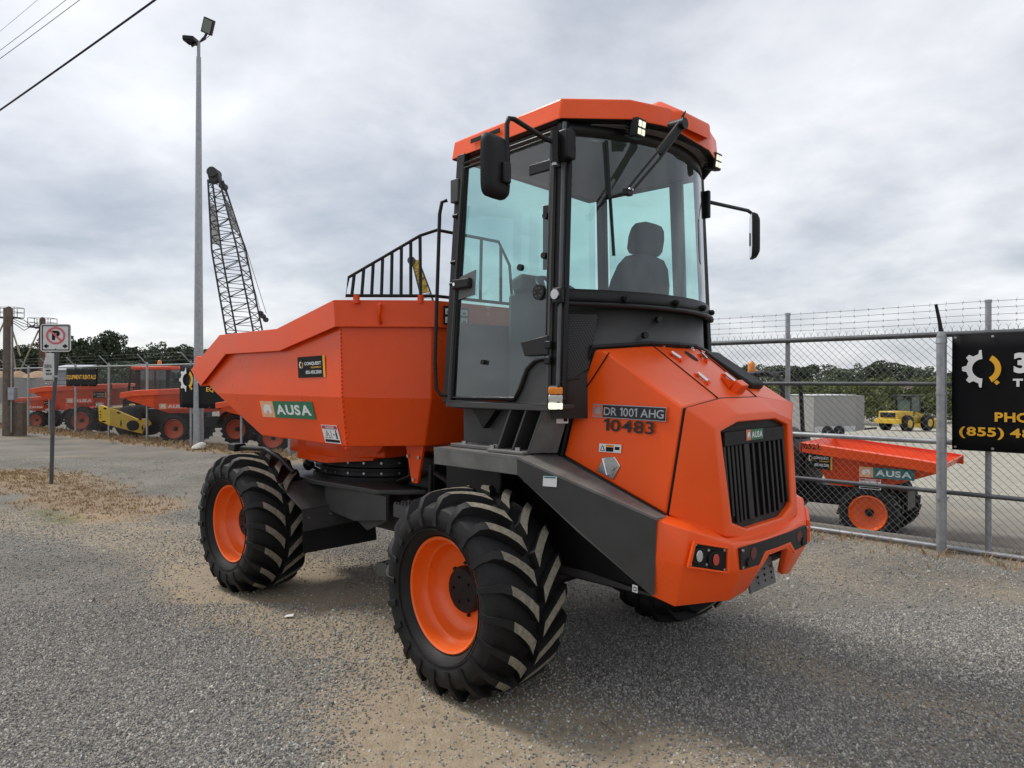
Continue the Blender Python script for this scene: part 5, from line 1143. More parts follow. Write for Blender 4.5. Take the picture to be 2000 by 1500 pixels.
lat = [LP(*p, hp, ny) for p in ((1181, 892), (1202, 892), (1213, 910), (1199, 937), (1166, 919))]
pl('latch_plate', [p+V((0, .002, 0)) for p in lat], (0, .006, 0), CHROME, hdo, .003); cl_ = sum(lat, V())/5
inn = [cl_+(p-cl_)*.72+V((0, .0085, 0)) for p in lat]; pl('latch_recess', inn, (0, .002, 0), STEEL, hdo)
rod('latch_handle', [cl_+V((.04, .012, .035)), cl_+V((.01, .016, -.045))], .006, CHROME, hdo); knob('latch_lock', cl_+V((-.015, .01, -.005)), (0, 1, 0), .018, .008, STEEL, hdo)
# hinges, filler hole, catch, intake box on top of the hood
tn = (Dq-Fq).cross(my(Fq)-Fq).normalized(); tn = tn if tn.z > 0 else -tn
def top_at(px, py): return LP(px, py, Fq, tn)
for a, b in (((1309, 692), (1327, 704)), ((1361, 733), (1380, 749))):
    p0_, p1_ = top_at(*a), top_at(*b)
    for s in (1, -1):
        q0_, q1_ = (p0_, p1_) if s > 0 else (my(p0_), my(p1_)); h_ = rod('hinge', [q0_+tn*.014, q1_+tn*.014], .010, CHROME, hdo, 10)
        for e in (q0_, q1_): mb = MB(); mb.box(e+tn*.006, (.03, .028, .012)); mb.build('hinge_tab', HOOD, h_)
for px, py in ((1294, 673), (1350, 682)): c = top_at(px, py); mb = MB(); mb.cyl(c-tn*.005, c+tn*.014, .012, n=6); mb.cyl(c-tn*.005, c+tn*.005, .022, n=10); mb.build('bolt', CHROME, hdo)
c = top_at(1350, 696); ax = (Dq-Fq).normalized(); ay = tn.cross(ax)
mb = MB(); mb.add([c+tn*.002+ax*math.cos(a)*.050+ay*math.sin(a)*.03 for a in np.linspace(0, 6.283, 25)[:-1]], [tuple(range(24))]); mb.build('filler_opening', BLACKPR, hdo)
c = top_at(1438, 764); rm = Matrix((ax, ay, tn)).transposed(); mb = MB(); mb.box(c+tn*.028, (.05, .085, .06), rm); cat_ = mb.build('catch_block', HOOD, hdo, bevel=.004)
mb = MB(); mb.add([c+ax*-.13+ay*.02+tn*.004, c+ax*-.02+ay*-.06+tn*.004, c+ax*-.02+ay*.06+tn*.004, c+ax*-.02+tn*.05+ay*-.045], [(0, 1, 2), (0, 1, 3), (0, 2, 3)]); mb.build('catch_ramp', HOOD, cat_)
x0, x1 = L(1381, 700, Y=-.36), L(1474, 764, Y=-.36); dx = (x1-x0).normalized(); up_ = V((0, 1, 0)).cross(dx); up_ = up_ if up_.z > 0 else -up_
mb = MB(); mb.box((x0+x1)/2+up_*.03, ((x1-x0).length, .16, .042), Matrix((dx, V((0, 1, 0)), dx.cross(V((0, 1, 0))))).transposed()); mb.build('intake_box', BLACKP, D, bevel=.012)
mb = MB(); mb.box((x0+x1)/2+up_*.002, ((x1-x0).length*.8, .12, .05), Matrix((dx, V((0, 1, 0)), dx.cross(V((0, 1, 0))))).transposed()); mb.build('intake_foot', BLACKP, D)
# rear cowl
def xr(z): return -1.187+(z-.86)*.085
O_ = [(.405, .855), (.425, 1.372), (.20, 1.430), (-.20, 1.430), (-.425, 1.372), (-.405, .855), (-.23, .822), (.23, .822)]
I_ = [(.335, .915), (.372, 1.352), (.212, 1.390), (-.212, 1.390), (-.372, 1.352), (-.335, .915), (-.2, .868), (.2, .868)]
Ov = [V((xr(z)-.012*(1-(y/.43)**2), y, z)) for y, z in O_]; Iv = [V((xr(z)-.012*(1-(y/.43)**2), y, z)) for y, z in I_]; Jv = [p+V((.055, 0, 0)) for p in Iv]
e_ = V((-.016, 0, -.002)); B2, C2, D2 = Bq+e_, Cq+e_, Dq+e_
cw = MB()
for f in (lambda p: p, my): cw.add([f(B2), f(C2), f(Ov[1]), f(Ov[0])], [(0, 1, 2, 3)]); cw.add([f(C2), f(D2), f(Ov[2]), f(Ov[1])], [(0, 1, 2, 3)])
cw.add([D2, my(D2), Ov[3], Ov[2]], [(0, 1, 2, 3)])
cw.add(Ov+Iv+Jv, [(i, (i+1) % 8, (i+1) % 8+8, i+8) for i in range(8)]+[(i+8, (i+1) % 8+8, (i+1) % 8+16, i+16) for i in range(8)])
cw.add([B2, Ov[0], Ov[7], Ov[6], Ov[5], my(B2)], [tuple(range(6))])
cwo = cw.build('rear_cowl', HOOD, D); b_ = bmesh.new(); b_.from_mesh(cwo.data); bmesh.ops.remove_doubles(b_, verts=b_.verts, dist=.0015); bmesh.ops.recalc_face_normals(b_, faces=b_.faces); b_.to_mesh(cwo.data); b_.free()
md = cwo.modifiers.new('b', 'BEVEL'); md.width = .010; md.segments = 3; md.limit_method = 'ANGLE'; md.angle_limit = R(8)
cwo.data.polygons.foreach_set('use_smooth', [True]*len(cwo.data.polygons)); cwo.data.set_sharp_from_angle(angle=R(60))
gr = MB(); gp_ = [p+V((.035, 0, 0)) for p in Iv]; gr.poly(gp_, (.02, 0, 0)); gro_ = gr.build('grille', BLACKP, D)
bars = [.325, .285, .245, .205, .165, .10, .03, -.04, -.10, -.16, -.215, -.27, -.325]
for i, y in enumerate(bars):
    zt_ = 1.275; zb_ = .935 if abs(y) > .25 else .90; wd = .011 if i != 5 else .028
    pl('slat', [V((xr(zt_)+.012, y-wd, zt_)), V((xr(zt_)+.012, y+wd, zt_)), V((xr(zb_)+.012, y+wd, zb_)), V((xr(zb_)+.012, y-wd, zb_))], (.026, 0, 0), BLACK, gro_, .002)
mb = MB()
for k in range(34): z = .92+k*.0105; mb.box((xr(z)+.033, .21, z), (.006, .24, .004))
mb.build('radiator_fins', GALVK, gro_)
bx('top_panel', xr(1.3)-.006+.012, xr(1.3)+.04, -.33, .33, 1.275, 1.345, BLACKP, gro_, .004)
gq = [V((xr(1.33)+.001, .115, 1.293)), V((xr(1.33)+.001, -.07, 1.293)), V((xr(1.36)+.000, .115, 1.347))]; brand_sticker(gro_, *gq, sq=SALMON)
for y, z in ((-.345, 1.30), (-.335, .965), (.345, 1.30), (.325, .965)): knob('bolt', (xr(z)+.034, y, z), (-1, 0, 0), .010, .012, STEEL, gro_, 8)
# ---- bumper
def col_(y, k):      # plan columns of the bumper: top inner, top edge, belly, bottom edge
    return {'e': [(-.96, .58, .972), (-.985, .690, .955), (-.985, .698, .77), (-.958, .688, .59)], 'a': [(-1.06, .50, .945), (-1.128, .625, .912), (-1.108, .655, .752), (-1.058, .640, .549)],
            'b': [(-1.14, .37, .868), (-1.230, .412, .832), (-1.243, .385, .700), (-1.17, .33, .535)], 'c': [(-1.15, .20, .848), (-1.246, .20, .815), (-1.256, .20, .690), (-1.19, .20, .560)],
            'd': [(-1.15, .115, .848), (-1.250, .115, .812), (-1.262, .105, .730), None]}[k]
bm_ = MB(); cols = 'eabcd'
for f in (lambda p: V(p), lambda p: my(p)):
    for k0, k1 in zip(cols[:-1], cols[1:]):
        a, b = col_(0, k0), col_(0, k1)
        for i in range(3):
            if b[i+1] is None: bm_.add([f(a[2]), f(a[3]), f(b[2])], [(0, 1, 2)])
            else: bm_.add([f(a[i]), f(b[i]), f(b[i+1]), f(a[i+1])], [(0, 1, 2, 3)])
dL = col_(0, 'd'); bm_.add([V(dL[0]), V(dL[1]), my(dL[1]), my(dL[0])], [(0, 1, 2, 3)]); bm_.add([V(dL[1]), V(dL[2]), my(dL[2]), my(dL[1])], [(0, 1, 2, 3)])
bmo = bm_.build('bumper', HOOD, D); b_ = bmesh.new(); b_.from_mesh(bmo.data); bmesh.ops.remove_doubles(b_, verts=b_.verts, dist=.0015); bmesh.ops.recalc_face_normals(b_, faces=b_.faces); b_.to_mesh(bmo.data); b_.free()
outward(bmo, (-.8, 0, .7)); md = bmo.modifiers.new('t', 'SOLIDIFY'); md.thickness = .035; md.offset = -1
md = bmo.modifiers.new('b', 'BEVEL'); md.width = .009; md.segments = 3; md.limit_method = 'ANGLE'; md.angle_limit = R(8)
bmo.data.polygons.foreach_set('use_smooth', [True]*len(bmo.data.polygons)); bmo.data.set_sharp_from_angle(angle=R(60))
ta, tb_, mb2 = V(col_(0, 'a')[1]), V(col_(0, 'b')[1]), V(col_(0, 'b')[2]); nb = (tb_-ta).cross(mb2-ta).normalized(); nb = nb if nb.x < 0 else -nb
for s in (1, -1):
    f = (lambda p: p) if s > 0 else my; nf = f(nb)
    cr_ = [LP(*p, ta+nb*.004, nb) for p in ((1356, 1061), (1417, 1071), (1416, 1115), (1346, 1105))]; cc = sum(cr_, V())/4
    fr2 = pl('light_surround', [f(cc+(p-cc)*1.10) for p in cr_], nf*-.002, HOOD, bmo); pn = pl('light_panel', [f(p)+nf*.002 for p in cr_], nf*.004, BLACKP, bmo, .003)
    for (px, py, m_, nm) in ((1363, 1085, LENSC, 'reversing_light'), (1395, 1092, LENSR, 'tail_light')):
        c = f(LP(px, py, ta+nb*.010, nb)); mb = MB(); mb.cyl(c, c+nf*.010, .042, .038, 24); lo = mb.build(nm, BLACK, pn, smooth=40); mb = MB()
        tx = nf.cross(V((0, 0, 1))).normalized(); tz_ = tx.cross(nf); tz_ = tz_ if tz_.z > 0 else -tz_
        mb.poly([c+nf*.012+tx*math.cos(a)*.017+tz_*math.sin(a)*.027 for a in np.linspace(0, 6.283, 21)[:-1]], nf*.006); mb.build('lens', m_, lo, bevel=.003)
    for i_ in range(4):
        p_, q_2 = cr_[i_], cr_[(i_+1) % 4]; e1, e2 = cc+(p_-cc)*1.17, cc+(q_2-cc)*1.17; pl('light_surround', [f(p_), f(q_2), f(e2), f(e1)], nf*.018, HOOD, bmo, .003)
    for px, py in ((1358, 1063), (1414, 1074), (1414, 1112), (1348, 1102), (1383, 1074), (1379, 1102)): knob('bolt', f(LP(px, py, ta+nb*.006, nb)), nf, .0065, .006, STEEL, pn, 8)
xc = -1.262
mp = MB(); yl = [.375, .2, .13, 0, -.13, -.2, -.375]; zl = [.708, .702, .758, .758, .758, .702, .708]
fv = [V((xc-.003+abs(y)*.035, y, z)) for y, z in zip(yl, zl)]+[V((xc-.003+abs(y)*.035, y, .808)) for y in yl]; bv = [p+V((.018, 0, 0)) for p in fv]
mp.add(fv+bv, [(i, i+1, i+8, i+7) for i in range(6)]+[(i+14, i+15, i+22, i+21) for i in range(6)]+[(i, i+1, i+15, i+14) for i in range(6)]+[(i+7, i+8, i+22, i+21) for i in range(6)]+[(0, 7, 21, 14), (6, 13, 27, 20)])
cpn = mp.build('mesh_panel', MESHB, bmo)
pl('notch_lip', [V((xc-.004+abs(y)*.03, y, z)) for y, z in ((.215, .690), (.145, .757), (.03, .757), (.03, .742), (.125, .742), (.19, .690))], (.02, 0, 0), HOOD, bmo, .003); pl('notch_lip', [V((xc-.004+abs(y)*.03, y, z)) for y, z in ((-.215, .690), (-.145, .757), (.03, .757), (.03, .742), (-.125, .742), (-.19, .690))], (.02, 0, 0), HOOD, bmo, .003)
for y in (.26, -.26): knob('reflector', (xc+.008, y, .768), (-1, 0, 0), .030, .004, LENSD, cpn, 20)
for y in (.31, -.31): knob('sensor', (xc+.009, y, .733), (-1, 0, 0), .022, .010, BLACK, cpn, 18)
for y, z in ((.365, .798), (.365, .718), (-.365, .798), (-.365, .718)): knob('bolt', (xc+.011, y, z), (-1, 0, 0), .0075, .008, STEEL, cpn, 8)
tp = MB(); tp.box((-1.165, 0, .60), (.014, .28, .14), Matrix.Rotation(R(12), 3, 'Y')); tpo = tp.build('tow_plate', PLATF, D, bevel=.003)
for i in range(3):
    for j in range(3): knob('hole', (-1.176-.012*(j-1)*-.2, -.10+.075*i, .565+.03*j), (-1, 0, 0), .007, .003, BLACKPR, tpo, 8)
# ---- cab
CB = bpy.data.objects.new('cab', None); col.objects.link(CB); CB.parent = D; CB.empty_display_size = .3
Z0, Z1 = 1.462, 2.945
def ys(z): return .785-(z-1.46)*.058
def xb(z): return -.435+(z-1.46)*.018             # pillar between door and rear glass
def xf(z): return .372-(z-1.46)*.022              # front edge of the door
def arc(y, z, off=0.): h = ys(z)+off; return V((xb(z)-.25*(1-(y/h)**2)-off, y, z))
def arcstrip(z0, z1, n=28, off=0., zmid=1):
    mb = MB(); vs = []
    for j in range(zmid+1):
        z = z0+(z1-z0)*j/zmid
        for i in range(n+1):
            y = (ys(z)+off)*(1-2*i/n); vs.append(arc(y, z, off))
    mb.add(vs, [(j*(n+1)+i, j*(n+1)+i+1, (j+1)*(n+1)+i+1, (j+1)*(n+1)+i) for j in range(zmid) for i in range(n)]); return mb
arcstrip(2.065, 2.93).build('rear_window', GLASS, CB, smooth=60, fixn=False)
arcstrip(1.40, 1.995, off=-.02).build('rear_skirt', DKGREY, CB, smooth=60, fixn=False, solid=.02)
arcstrip(1.985, 2.07, off=.012).build('window_seal', BLACK, CB, smooth=60, fixn=False, solid=.03)
arcstrip(2.875, 2.965, off=.004).build('window_header', BLACK, CB, smooth=60, fixn=False, solid=.03)
rod('seal_lip', [arc(y, 1.99, .024) for y in np.linspace(.78, -.78, 25)], .013, BLACK, CB)
for y in (.42, .05, -.30, -.6): c = arc(y, 2.028, .012); n2 = V((-1, y*.6, 0)).normalized(); mb = MB(); mb.cyl(c, c+n2*.028, .018, n=12); mb.cyl(c+n2*.028, c+n2*.034, .010, n=8); mb.build('glass_clamp', BLACK, CB, smooth=40)
for (y, z) in ((.18, 1.93), (.28, 1.84)): c = arc(y, z, -.005); knob('skirt_bolt', c, (-1, .2, 0), .018, .022, BLACK, CB)
# crease plates of the skirt and the perforated vent
va = [arc(y, z, -.012) for y, z in ((.735, 1.94), (.545, 1.94), (.60, 1.66), (.735, 1.575))]
vt = MB(); n2 = (va[1]-va[0]).cross(va[3]-va[0]).normalized(); n2 = n2 if n2.x < 0 else -n2
vt.poly([p+n2*.010 for p in va], n2*.004); vto = vt.build('vent_panel', MESHB, CB)
mb = MB()
for i in range(13):
    for j in range(26):
        u, v_ = (i+.5+(.5 if j % 2 else 0))/13.5, (j+.5)/26; p = (va[0].lerp(va[1], u)).lerp(va[3].lerp(va[2], u), v_)+n2*.0145
        a = (va[1]-va[0]).normalized(); b = n2.cross(a)
        mb.add([p+a*math.cos(t_)*.0052+b*math.sin(t_)*.0052 for t_ in np.arange(6)*1.047+.52], [tuple(range(6))])
mb.build('vent_holes', mat('vent_hole_grey', (.045, .045, .045), .6), vto, fixn=False)
# roof
RL = [(.50, .672), (-.43, .725), (-.68, .45), (-.762, .20)]; RLs = RL+[(x, -y) for x, y in RL[::-1]]
rf = MB(); lo_ = [V((x, y, 2.948 if y > 0 else 2.915)) for x, y in RLs]; hi_ = [V((x*.985+.0, y*.975, 3.062)) for x, y in RLs]; tp_ = [V((x*.80+.0, y*.80, 3.095)) for x, y in RLs]; un_ = [V((x*.90, y*.90, 2.945)) for x, y in RLs]; n = 8
rf.add(un_+lo_+hi_+tp_, [(k*n+i, k*n+(i+1) % n, (k+1)*n+(i+1) % n, (k+1)*n+i) for k in range(3) for i in range(n)]+[tuple(range(3*n, 4*n))])
rf.mi[:8] = [1]*8; rfo = rf.build('roof', [HOOD, BLACK], CB, bevel=.010, seg=3)
mb = MB(); mb.poly([(-.40, .19, 3.07), (-.79, .15, 3.06), (-.83, .13, 2.985), (-.83, -.13, 2.985), (-.79, -.15, 3.06), (-.40, -.19, 3.07)], (0, 0, .001)) if False else mb.add([V(p) for p in ((-.38, .18, 3.10), (-.66, .16, 3.135), (-.80, .14, 3.045), (-.80, .15, 2.96), (-.38, -.18, 3.10), (-.66, -.16, 3.135), (-.80, -.14, 3.045), (-.80, -.15, 2.96), (-.36, .24, 3.06), (-.68, .25, 3.05), (-.36, -.24, 3.06), (-.68, -.25, 3.05))], [(0, 1, 5, 4), (1, 2, 6, 5), (2, 3, 7, 6), (0, 1, 9, 8), (1, 2, 9), (2, 3, 9), (4, 5, 11, 10), (5, 6, 11), (6, 7, 11)])
mb.build('roof_housing', HOOD, rfo, bevel=.01)
for x0, x1 in ((.30, .04), (-.10, -.33)): pl('roof_slot', [V((x0, .6875, 3.025)), V((x1, .7, 3.025)), V((x1, .7, 3.000)), V((x0, .689, 3.000))], (0, .004, 0), BLACKPR, rfo)
pl('headliner', [V((x*.93, y*.93, 2.938)) for x, y in RLs], (0, 0, .006), GREYIN, CB)
knob('dome_light', (-.42, .38, 2.938), (0, 0, -1), .045, .012, LENSC, CB, 18)
knob('roof_bolt', (-.405, .69, 3.05), (0, 0, 1), .01, .015, STEEL, rfo)
# floor, front and far side
pl('cab_floor', [(.40, .74, Z0), (-.42, .74, Z0), (-.63, .3, Z0), (-.63, -.3, Z0), (-.42, -.74, Z0), (.40, -.74, Z0)], (0, 0, -.03), BLACK, CB)
sill = MB(); sill.bb(-.44, .40, .735, .80, 1.44, 1.475); sill.build('door_sill', DKGREY, CB, bevel=.004)
sill = MB(); sill.bb(-.44, .40, -.80, -.735, 1.44, 1.475); sill.build('door_sill', DKGREY, CB, bevel=.004)
fx = .44
pl('front_panel', [(fx, .72, 1.47), (fx, -.72, 1.47), (fx, -.70, 1.95), (fx, .70, 1.95)], (.02, 0, 0), CABIN, CB)
mb = MB(); mb.add([(fx+.01, .69, 1.95), (fx+.01, -.69, 1.95), (fx-.02, -.64, 2.93), (fx-.02, .64, 2.93)], [(0, 1, 2, 3)]); mb.build('front_window', GLASS, CB)
pl('side_panel', [(.36, -.775, 1.47), (-.42, -.775, 1.47), (-.42, -.76, 1.86), (.36, -.76, 1.90)], (0, .015, 0), CABIN, CB)
mb = MB(); mb.add([(.36, -ys(1.9)+.003, 1.9), (-.42, -ys(1.9)+.003, 1.9), (-.41, -ys(2.92)+.003, 2.92), (.34, -ys(2.92)+.003, 2.92)], [(0, 1, 2, 3)]); mb.build('side_window', GLASS, CB)
for s in (1, -1):
    for (x_, dx, w_, nm) in ((xb, -.005, .028, 'rear_pillar'), (xf, .045, .035, 'front_pillar')):
        mb = MB(); a = V((x_(1.46)+dx, s*(ys(1.46)-.02), 1.462)); b = V((x_(2.95)+dx, s*(ys(2.95)-.02), 2.955)); d = (b-a)
        mb.poly([a+V((-w_, -.03*s, 0)), a+V((w_, -.03*s, 0)), a+V((w_, .018*s, 0)), a+V((-w_, .018*s, 0))], d); mb.build(nm, BLACK, CB, bevel=.006)
rod('pillar_trim', [V((xb(z)-.038, ys(z)+.006, z)) for z in (1.47, 2.2, 2.93)], .012, GALVK, CB); rod('pillar_gutter', [V((xb(z)-.062, ys(z)-.012, z)) for z in (1.5, 2.2, 2.9)], .014, BLACK, CB)
mb = MB(); mb.poly([(-.20, -.755, 1.9), (-.285, -.755, 1.9), (-.285, -.70, 2.93), (-.19, -.70, 2.93)], (0, .025, 0)); mb.build('side_post', GREYIN, CB)
# door
DR = bpy.data.objects.new('door', None); col.objects.link(DR); DR.parent = D; DR.empty_display_size = .2; DR.parent = CB
def dp(x, z, o=0.): return V((x, ys(z)+o, z))
gl_ = [dp(xf(1.50)-.02, 1.497), dp(-.165, 1.497), dp(-.205, 1.56), dp(-.245, 1.655), dp(-.30, 1.70), dp(xb(1.71)+.045, 1.71), dp(xb(2.88)+.045, 2.875), dp(xf(2.85)-.015, 2.855)]
mb = MB(); mb.add(gl_, [tuple(range(len(gl_)))]); mb.build('door_glass', GLASS, DR)
mb = MB(); mb.tube([p+V((0, .004, 0)) for p in gl_], .014, 8, closed=True); mb.build('door_seal', BLACK, DR, smooth=50)
fr3 = [dp(xf(1.47)+.006, 1.474, .004), dp(xb(1.47)+.03, 1.474, .004), dp(xb(2.9)+.03, 2.90, .004), dp(xf(2.9)+.006, 2.885, .004)]
mb = MB(); mb.tube(fr3, .016, 6, closed=True); mb.build('door_frame', DKGREY, DR)
pl('door_corner', [dp(-.15, 1.478, -.012), dp(xb(1.48)+.03, 1.478, -.012), dp(xb(1.72)+.03, 1.72, -.012), dp(-.30, 1.71, -.012), dp(-.235, 1.65, -.012), dp(-.19, 1.56, -.012)], (0, .008, 0), DKGREY, DR)
h0 = L(918, 558, Y=.75); mb = MB(); mb.box((.285, ys(2.16)+.028, 2.16), (.15, .035, .06)); ho = mb.build('door_handle', BLACK, DR, bevel=.01); knob('key_lock', (.335, ys(2.16)+.046, 2.16), (0, 1, 0), .010, .004, CHROME, ho, 14)
pl('handle_plate', [dp(.352, 2.20, .006), dp(.19, 2.235, .006), dp(.19, 2.09, .006), dp(.352, 2.07, .006)], (0, .004, 0), GREYIN, DR)
knob('window_knob', dp(-.175, 2.205, .002), (0, 1, 0), .018, .022, BLACK, DR, 16); vk = knob('grille_knob', dp(-.315, 2.06, .002), (0, 1, 0), .040, .016, BLACK, DR, 24)
for k in range(6): a = k*1.047; knob('vent_hole', V((-.315+math.cos(a)*.024, ys(2.06)+.0185, 2.06+math.sin(a)*.024)), (0, 1, 0), .004, .002, GREYIN, vk, 8)
knob('window_knob', dp(.09, 1.70, .002), (0, 1, 0), .014, .02, BLACK, DR, 12); bx('window_latch', -.375, -.31, ys(2.4)-.012, ys(2.4)-.004, 2.18, 2.52, BLACK, DR, .006)
for z in (2.25, 2.46): knob('latch_knob', V((-.34, ys(z)-.002, z)), (0, 1, 0), .017, .02, BLACK, DR, 12)
for z in (1.70, 1.78): bx('hinge_pin', -.425, -.385, ys(z)+.004, ys(z)+.03, z-.02, z+.02, BLACK, DR)
pl('hinge_arm', [dp(-.20, 1.80, .006), dp(-.40, 1.83, .012), dp(-.41, 1.73, .012), dp(-.235, 1.725, .006)], (0, .012, 0), BLACK, DR, .004)
knob('hinge_cap', V((xb(2.03)-.03, ys(2.03)+.02, 2.035)), (0, 1, 0), .026, .025, STEEL, CB, 12); bx('hinge_block', xb(2.03)-.065, xb(2.03)+.0, ys(2.0)-.0, ys(2.0)+.03, 1.99, 2.07, BLACK, CB)
# hand rail ahead of the door
rod('hand_rail', [V((.385, .80, 2.66)), V((.41, .82, 2.65)), V((.425, .825, 2.58)), V((.45, .84, 1.72)), V((.445, .835, 1.55)), V((.42, .82, 1.51)), V((.395, .79, 1.51))], .011, BLACK, CB, 10)
bx('rail_bracket', .36, .43, .70, .74, 2.66, 2.80, DKGREY, CB)
for z in (2.58, 2.30, 2.17): knob('hinge_knob', (.375, ys(z)+.005, z), (1, .2, 0), .012, .035, BLACK, CB)
# inside
st = bpy.data.objects.new('driver_seat', None); col.objects.link(st); st.parent = CB; st.location = (-.16, -.05, 0); st.empty_display_size = .2
def soft(nm, c, s, rot, m, par, bv): mb = MB(); mb.box(c, s, Matrix.Rotation(rot, 3, 'Y')); o = mb.build(nm, m, par, bevel=bv, seg=4); return o
soft('seat_base', (.05, 0, 1.62), (.38, .40, .30), 0, BLACK, st, .03); soft('cushion', (.06, 0, 1.83), (.48, .50, .13), R(-4), FABRIC, st, .05)
def padded(nm, rows, lean):
    bk = MB(); sec = []; K = 20
    for z, w_, dp_ in rows:
        x_ = -.17-(z-1.86)*lean
        for a in np.arange(K)*2*math.pi/K: sec.append(V((x_+math.copysign(abs(math.cos(a))**.45, math.cos(a))*dp_, math.copysign(abs(math.sin(a))**.35, math.sin(a))*w_, z)))
    nr = len(rows); bk.add(sec, [(j*K+i, j*K+(i+1) % K, (j+1)*K+(i+1) % K, (j+1)*K+i) for j in range(nr-1) for i in range(K)]+[tuple(range((nr-1)*K, nr*K)), tuple(range(K-1, -1, -1))]); return bk.build(nm, FABRIC, st, smooth=60)
padded('backrest', ((1.84, .20, .06), (1.90, .235, .08), (2.05, .25, .085), (2.18, .235, .075), (2.27, .20, .065), (2.32, .155, .05), (2.335, .10, .03)), .20)
padded('headrest', ((2.335, .08, .02), (2.345, .118, .04), (2.37, .135, .05), (2.44, .135, .052), (2.49, .122, .048), (2.515, .10, .038), (2.525, .06, .02)), .18)
for y in (-.05, .05): rod('headrest_stem', [V((-.24, y, 2.27)), V((-.25, y, 2.34))], .008, STEEL, st)
rod('seat_belt', [V((-.27, .15, 2.2)), V((-.25, .17, 2.02)), V((-.2, .2, 1.9))], .012, BLACK, st)
soft('armrest', (.0, -.27, 2.02), (.28, .06, .06), 0, BLACK, st, .02)
mb = MB(); mb.poly([(.40, .30, 1.47), (.26, .26, 1.47), (.24, .22, 2.05), (.30, .24, 2.18), (.41, .28, 2.16)], (0, -.30, 0)); mb.box((.33, .16, 2.21), (.12, .22, .12), Matrix.Rotation(R(20), 3, 'Y')); mb.build('dashboard', CABIN, CB, bevel=.03)
c = V((.17, .02, 2.17)); rm = Matrix.Rotation(R(-35), 3, 'Y'); mb = MB(); mb.tube([c+rm @ V((math.cos(a)*.18, math.sin(a)*.18, 0)) for a in np.linspace(0, 6.283, 29)[:-1]], .014, 8, closed=True)
for a in (0, 2.1, 4.2): mb.tube([c+rm @ V((math.cos(a)*.18, math.sin(a)*.18, 0)), c+rm @ V((0, 0, -.03))], .010, 6)
mb.tube([c+rm @ V((0, 0, -.03)), V((.30, .05, 1.95))], .022, 8); swo = mb.build('steering_wheel', BLACK, CB, smooth=60)
kp = c+rm @ V((-.13, .12, 0)); mb = MB(); mb.lathe([(0, .012), (.03, .012), (.04, .028), (.065, .026), (.08, .001)], 14, kp, 'Z'); mb.build('spinner_knob', mat('brown_knob', (.20, .08, .04), .4), swo, smooth=60)
mb = MB(); mb.bb(-.25, .25, -.70, -.45, 1.47, 1.86); mb.build('side_console', BLACKP, CB, bevel=.03); rod('joystick', [V((.05, -.55, 1.86)), V((.08, -.55, 2.02))], .016, BLACK, CB)
# mirrors
def mirror(s, big):
    mo = bpy.data.objects.new('mirror', None); col.objects.link(mo); mo.parent = D; mo.empty_display_size = .2
    if s > 0:
        bxp = [V((-.47, .735, 2.80)), V((-.44, .80, 2.80))]
        bx('mirror_bracket', -.52, -.41, .70, .775, 2.72, 2.87, BLACK, mo, .01); knob('bracket_pin', (-.46, .80, 2.70), (0, 0, 1), .022, .16, BLACK, mo); knob('bracket_nut', (-.46, .80, 2.685), (0, 0, 1), .014, .02, STEEL, mo, 6)
        rod('mirror_arm', [V((-.46, .80, 2.80)), V((-.44, .86, 2.815)), V((-.40, 1.03, 2.875)), V((-.395, 1.062, 2.872)), V((-.395, 1.075, 2.84)), V((-.395, 1.075, 2.54))], .0125, BLACK, mo, 10)
        c = V((-.372, 1.125, 2.63)); ny_ = R(8); hw, hh_ = .094, .152
        bx('inner_mirror', -.44, -.20, .70, .72, 2.70, 2.76, BLACK, mo, .008)
    else:
        rod('mirror_arm', [V((-.44, -.69, 2.775)), V((-.46, -.80, 2.775)), V((-.47, -1.25, 2.80)), V((-.47, -1.31, 2.79)), V((-.47, -1.325, 2.75)), V((-.47, -1.325, 2.56))], .0125, BLACK, mo, 10)
        bx('mirror_bracket', -.48, -.42, -.72, -.69, 2.66, 2.84, BLACK, mo, .008)
        c = V((-.50, -1.285, 2.62)); ny_ = R(33); hw, hh_ = .084, .16
    mb = MB(); rm = Matrix.Rotation(ny_, 3, 'Z'); vs = []; ns = 24
    for xo, k in ((.022, 1.), (.005, 1.), (-.018, .93), (-.032, .75), (-.036, .3)):
        for a in np.arange(ns)*2*math.pi/ns:
            vs.append(c+rm @ V((xo, math.copysign(abs(math.cos(a))**.35, math.cos(a))*hw*k, math.copysign(abs(math.sin(a))**.35, math.sin(a))*hh_*k)))
    mb.add(vs, [(j*ns+i, j*ns+(i+1) % ns, (j+1)*ns+(i+1) % ns, (j+1)*ns+i) for j in range(4) for i in range(ns)]+[tuple(range(4*ns, 5*ns)), tuple(range(ns-1, -1, -1))]); mh = mb.build('mirror_housing', BLACKP, mo, smooth=45)
    mb = MB(); mb.poly([c+rm @ V((.0235, math.copysign(abs(math.cos(a))**.35, math.cos(a))*hw*.92, math.copysign(abs(math.sin(a))**.35, math.sin(a))*hh_*.94)) for a in np.arange(ns)*2*math.pi/ns], rm @ V((.002, 0, 0))); mb.build('mirror_glass', CHROME, mh)
    e = V((-.395, 1.075, 2.56)) if s > 0 else V((-.47, -1.325, 2.58)); mb = MB(); mb.box((e+c)/2+V((-.02 if s > 0 else 0, 0, 0)), (.05, abs(e.y-c.y)*.6+.02, .10)); mb.build('mirror_clamp', BLACK, mo, bevel=.008)
mirror(1, True); mirror(-1, False)
